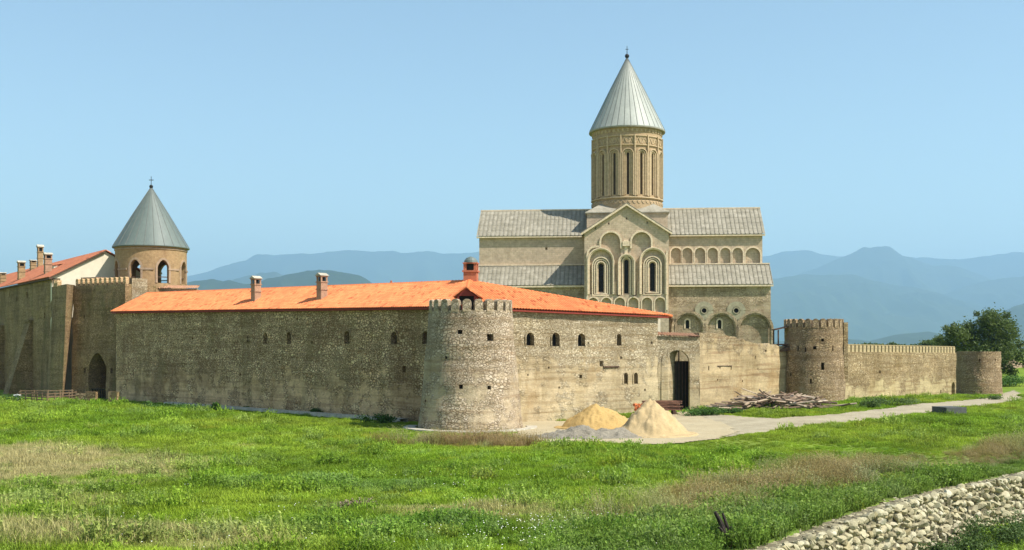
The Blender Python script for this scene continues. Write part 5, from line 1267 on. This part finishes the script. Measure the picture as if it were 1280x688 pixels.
def scatter(name, kind, X, Y, scl, col):
    n = len(X); me = bpy.data.meshes.new(name); Z_ = hgt(X, Y)
    me.vertices.add(n); me.vertices.foreach_set('co', np.stack([X, Y, Z_], 1).astype(np.float32).ravel())
    def at_(nm, ty, val, fld='value'): a = me.attributes.new(nm, ty, 'POINT'); a.data.foreach_set(fld, np.ascontiguousarray(val).ravel())
    at_('scl', 'FLOAT', scl.astype(np.float32)); at_('idx', 'INT', rng.integers(0, 5, n).astype(np.int32))
    at_('rot', 'FLOAT_VECTOR', np.stack([rng.normal(0, .06, n), rng.normal(0, .06, n), rng.uniform(0, 6.28, n)], 1).astype(np.float32), 'vector')
    at_('tint', 'FLOAT_COLOR', np.concatenate([col, np.ones((n, 1))], 1).astype(np.float32), 'color')
    cl_ = bpy.data.collections.new(kind+'_clumps')
    for k in range(5): cl_.objects.link(bpy.data.objects.new(kind+'_clump', clump(kind, 50+k)))
    ng = bpy.data.node_groups.new(name, 'GeometryNodeTree'); ng.interface.new_socket('Geometry', in_out='INPUT', socket_type='NodeSocketGeometry'); ng.interface.new_socket('Geometry', in_out='OUTPUT', socket_type='NodeSocketGeometry')
    N = ng.nodes; gi, go = N.new('NodeGroupInput'), N.new('NodeGroupOutput'); ip = N.new('GeometryNodeInstanceOnPoints'); ci = N.new('GeometryNodeCollectionInfo')
    ci.inputs['Collection'].default_value = cl_; ci.inputs['Separate Children'].default_value = True; ci.inputs['Reset Children'].default_value = True
    def na(nm, ty): q = N.new('GeometryNodeInputNamedAttribute'); q.data_type = ty; q.inputs['Name'].default_value = nm; return [s for s in q.outputs if s.enabled and s.name == 'Attribute'][0]
    L_ = ng.links; L_.new(gi.outputs[0], ip.inputs['Points']); L_.new(ci.outputs[0], ip.inputs['Instance']); ip.inputs['Pick Instance'].default_value = True
    L_.new(na('idx', 'INT'), ip.inputs['Instance Index']); L_.new(na('rot', 'FLOAT_VECTOR'), ip.inputs['Rotation']); L_.new(na('scl', 'FLOAT'), ip.inputs['Scale']); L_.new(ip.outputs[0], go.inputs[0])
    o = bpy.data.objects.new(name, me); C.objects.link(o); m = o.modifiers.new('scatter', 'NODES'); m.node_group = ng; tag(o, None, None, kind='stuff'); return o
def inside_poly(x, y, P):
    r = np.zeros(x.shape, bool); n = len(P)
    for i in range(n):
        (xa, ya), (xb, yb) = P[i], P[(i+1) % n]
        if ya == yb: continue
        r ^= ((ya > y) != (yb > y)) & (x < (xb-xa)*(y-ya)/(yb-ya)+xa)
    return r
def free(x, y):
    """where grass may grow: off the road, the yard, the buildings and the gabion"""
    ok = np.ones(x.shape, bool)
    for Ppx in ([(700,534),(780,530),(850,522),(872,517),(960,523),(1045,517),(1110,511),(1180,503),(1238,497.5),(1252,494),(1268,488),(1330,480),(1330,492),(1290,499),(1240,507),(1180,513.5),(1100,523),(1030,531),(960,540),(900,548),(850,552),(780,554),(700,550)],
                [(640,528),(700,527),(780,524),(850,508),(866,510),(905,529),(925,541),(890,551),(850,555),(780,557),(720,555),(655,551),(630,546)]):
        P = [tuple(on_ground(*p)[:2]) for p in Ppx]; jx = (vnoise(x, y, 1.5, 91, 3)-.5)*1.4; ok &= ~inside_poly(x+jx, y+jx*1.5, P)
    dl = (x-LF.x)*nL.x+(y-LF.y)*nL.y; al = (x-LF.x)*eL.x+(y-LF.y)*eL.y
    ok &= ~((dl > -.3) & (al < LL+2) & (al > -1)); ok &= ~((dl > -1.35) & (al > 14) & (al < 54))
    df = (x-CR.x)*nF.x+(y-CR.y)*nF.y; ok &= ~((df > -.2) & (x > CR.x) & (x < GB.x+1)); ok &= np.hypot(x-NT0[0], y-NT0[1]) > 4.9
    dh = Vector((GD-GC)).normalized(); ok &= ~(((-(x-GC.x)*dh.y+(y-GC.y)*dh.x) > -.1) & (x >= GB.x) & (x < 30))
    wd = (W1-W0).normalized(); ok &= ~(((-(x-W0.x)*wd.y+(y-W0.y)*wd.x) > -.1) & (x >= 29) & (x < 52)); ok &= np.hypot(x-RT.x, y-RT.y) > 3.1; ok &= np.hypot(x-FT.x, y-FT.y) > 2.7
    ok &= np.hypot(x-6.4, y-32.9) > .55
    gd_ = gab_dist(x, y); ok &= ~((gd_ > -.1) & (gd_ < 1.35)); ok &= ~((x < -44) & (y > 126))
    return ok
def sample(n, y0, y1, side=.52):
    u = rng.random(n); y = np.sqrt(y0*y0+u*(y1*y1-y0*y0)); x = (rng.random(n)*2-1)*y*side; return x, y
X1, Y1 = sample(34000, 27, 66); X2, Y2 = sample(34000, 66, 128); GXs, GYs = np.concatenate([X1, X2]), np.concatenate([Y1, Y2])
ok = free(GXs, GYs); GXs, GYs = GXs[ok], GYs[ok]
dry, red, strip_, dark_, lush = zones(GXs, GYs); u = rng.random(len(GXs)); low = gab_dist(GXs, GYs) > 1
is_dry = (u < dry*.62) & ~low; is_brown = ~is_dry & (rng.random(len(u)) < np.maximum(strip_*.55, red*.6)) & ~low; is_weed = ~is_dry & ~is_brown & ((rng.random(len(u)) < np.maximum(dark_*.9, lush*.7)+.03) | low)
is_g = ~(is_dry | is_brown | is_weed); col = tint(GXs, GYs)*rng.uniform(.8, 1.2, (len(GXs), 1)); big_ = (1+sstep(60, 100, GYs)*.35)*(.75+.8*sstep(.3, .75, vnoise(GXs, GYs, 2.6, 61, 3)))*(1+.5*(GYs < 41)*(GXs < -3)*dry)
wl_ = np.minimum.reduce([np.abs((GXs-LF.x)*nL.x+(GYs-LF.y)*nL.y), np.abs(np.hypot(GXs-NT0[0], GYs-NT0[1])-4.5)]); big_ = big_*(.35+.65*sstep(2.5, 8, wl_))*(1-.35*sstep(80, 95, GYs)*(GXs > 10))
def sc_(m, lo, hi): return (rng.uniform(lo, hi, m.sum()))*big_[m]
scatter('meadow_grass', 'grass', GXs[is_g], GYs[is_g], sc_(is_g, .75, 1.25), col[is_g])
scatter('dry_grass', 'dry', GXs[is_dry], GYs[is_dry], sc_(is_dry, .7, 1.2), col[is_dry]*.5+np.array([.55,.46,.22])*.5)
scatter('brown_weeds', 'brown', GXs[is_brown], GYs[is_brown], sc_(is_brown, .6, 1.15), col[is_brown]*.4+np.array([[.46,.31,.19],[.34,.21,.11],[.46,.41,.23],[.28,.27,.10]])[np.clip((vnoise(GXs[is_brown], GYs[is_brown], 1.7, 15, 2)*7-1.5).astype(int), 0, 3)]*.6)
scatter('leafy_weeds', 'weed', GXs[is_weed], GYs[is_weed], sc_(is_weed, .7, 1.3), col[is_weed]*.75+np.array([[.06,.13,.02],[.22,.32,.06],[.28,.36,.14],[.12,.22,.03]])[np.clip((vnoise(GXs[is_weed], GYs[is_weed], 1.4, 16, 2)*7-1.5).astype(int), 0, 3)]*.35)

fl = MB(); random.seed(9)
for k in range(900):
    x_, y_ = (random.gauss(2.4, 2.2), random.gauss(35.2, 1.8)) if k < 520 else (random.uniform(-14, 16), random.uniform(32, 52))
    if k >= 520 and vnoise(x_, y_, 3, 12, 2) < .52: continue
    if gab_dist(x_, y_) > -.3: continue
    z_ = hg(x_, y_)+random.uniform(.22, .45); r_ = random.uniform(.012, .024); a_ = random.uniform(0, 3)
    fl.add([(x_+r_*math.cos(a_+q), y_+r_*math.sin(a_+q), z_+r_*.4*math.sin(q+a_)) for q in (0, 1.57, 3.14, 4.71)], [(0, 1, 2, 3)])
tag(fl.build('white_flowers', plain('petal', (.75,.76,.66), .1, 3), fix=False), None, None, kind='stuff')
# ------------------------------------------------------------------ mountains
t = NT('mountain'); c = t.ramp(t.noise(.0006, 6, .7), [(.35, (.015,.03,.02)), (.65, (.04,.055,.03))]); M['mount'] = t.color(c)
def ridge(D, depth, pts, seed, n=320, rug=.05):
    px = np.linspace(pts[0][0], pts[-1][0], n); py = np.interp(px, [p[0] for p in pts], [p[1] for p in pts])
    rows = np.concatenate([np.linspace(-1, 0, 26), np.linspace(.12, 1, 6)]); Vx, Px = np.meshgrid(rows, px); Py = np.repeat(py[:, None], len(rows), 1)
    X_ = (Px-CX)/F_*D; Y_ = D+Vx*depth; Hc = (HY-Py)/F_*D+CH
    prof = (1-np.abs(Vx))**1.25; nn = 1-2*np.abs(vnoise(X_, Y_, D*.045, seed, 5)-.5)*1.0; n2 = vnoise(X_, Y_, D*.012, seed+9, 4)-.5
    Zz = Hc*(prof+ (nn-.75)*.55*np.clip(np.abs(Vx)*3, 0, 1)*prof**.5 + n2*.05*np.clip(prof*2, 0, 1))-30
    Zz += Hc*0+ (vnoise(X_, X_*0, D*.012, seed+3, 4)-.5)*Hc*rug*prof
    o = grid_mesh('mountain', X_.T[::-1].copy(), Y_.T[::-1].copy(), Zz.T[::-1].copy(), M['mount']); tag(o, None, None, kind='structure')
ridge(24000, 5200, [(-700,352),(-300,345),(100,352),(180,352),(235,345),(262,337),(300,325),(322,317),(345,318),(380,315),(430,311),(480,313),(520,314),(560,314),(600,313),(700,316),(800,322),(900,325),(955,318),(990,311),(1015,313),(1045,320),(1062,320),(1100,322),(1140,319),(1165,322),(1200,322),(1240,318),(1265,313),(1280,315),(1400,322),(1700,330),(2000,345)], 1, 500, .02)
ridge(20000, 3800, [(820,400),(900,372),(1000,340),(1040,325),(1062,317),(1080,309),(1092,306),(1104,306),(1118,310),(1140,321),(1165,331),(1185,328),(1206,334),(1240,348),(1300,352),(1500,345),(1800,380)], 2, 300, .02)
ridge(15500, 3800, [(780,420),(860,385),(930,356),(966,346),(1001,340),(1030,341),(1065,340),(1089,347),(1112,353),(1142,356),(1171,363),(1192,371),(1230,384),(1280,390),(1400,405),(1500,430)], 3, 300, .02)
ridge(17500, 3000, [(1090,405),(1150,378),(1206,356),(1245,347),(1280,343),(1350,338),(1500,345),(1700,400)], 6, 240, .02)
ridge(9000, 2000, [(1180,425),(1220,403),(1253,387),(1267,379),(1280,374),(1340,362),(1450,370),(1700,420)], 4, 220, .02)
ridge(7500, 1500, [(900,428),(980,421),(1057,418),(1090,421),(1120,413),(1160,409),(1200,416),(1260,424),(1500,430)], 5, 220, .03)
ridge(8000, 1800, [(-500,352),(-200,362),(120,366),(200,356),(233,349),(266,343),(279,347),(288,345.6),(311,350.5),(338,344),(364,337.4),(397,332),(412,331.5),(430,335),(449,339.5),(469,351.5),(490,364),(530,385),(600,415),(700,430)], 7, 400, .02)
ridge(14500, 2600, [(150,380),(233,362),(270,352),(298,345),(325,338),(346,338),(380,350),(430,372),(500,410),(560,430)], 8, 240, .02)

# ------------------------------------------------------------------ the air
hz = MB().box(-29500, 29500, -400, 29800, -62, 2250).build('haze', plain('haze_shell', (.5,.5,.5)), None)
hm = bpy.data.materials.new('haze'); hm.use_nodes = True; hm.node_tree.nodes.clear(); ho = hm.node_tree.nodes.new('ShaderNodeOutputMaterial'); pv = hm.node_tree.nodes.new('ShaderNodeVolumePrincipled')
pv.inputs['Color'].default_value = (.44, .68, .95, 1); pv.inputs['Density'].default_value = 7.2e-5; pv.inputs['Anisotropy'].default_value = .2
hm.node_tree.links.new(pv.outputs[0], ho.inputs['Volume']); hz.data.materials.clear(); hz.data.materials.append(hm); tag(hz, None, None, kind='stuff')
bpy.context.view_layer.update()
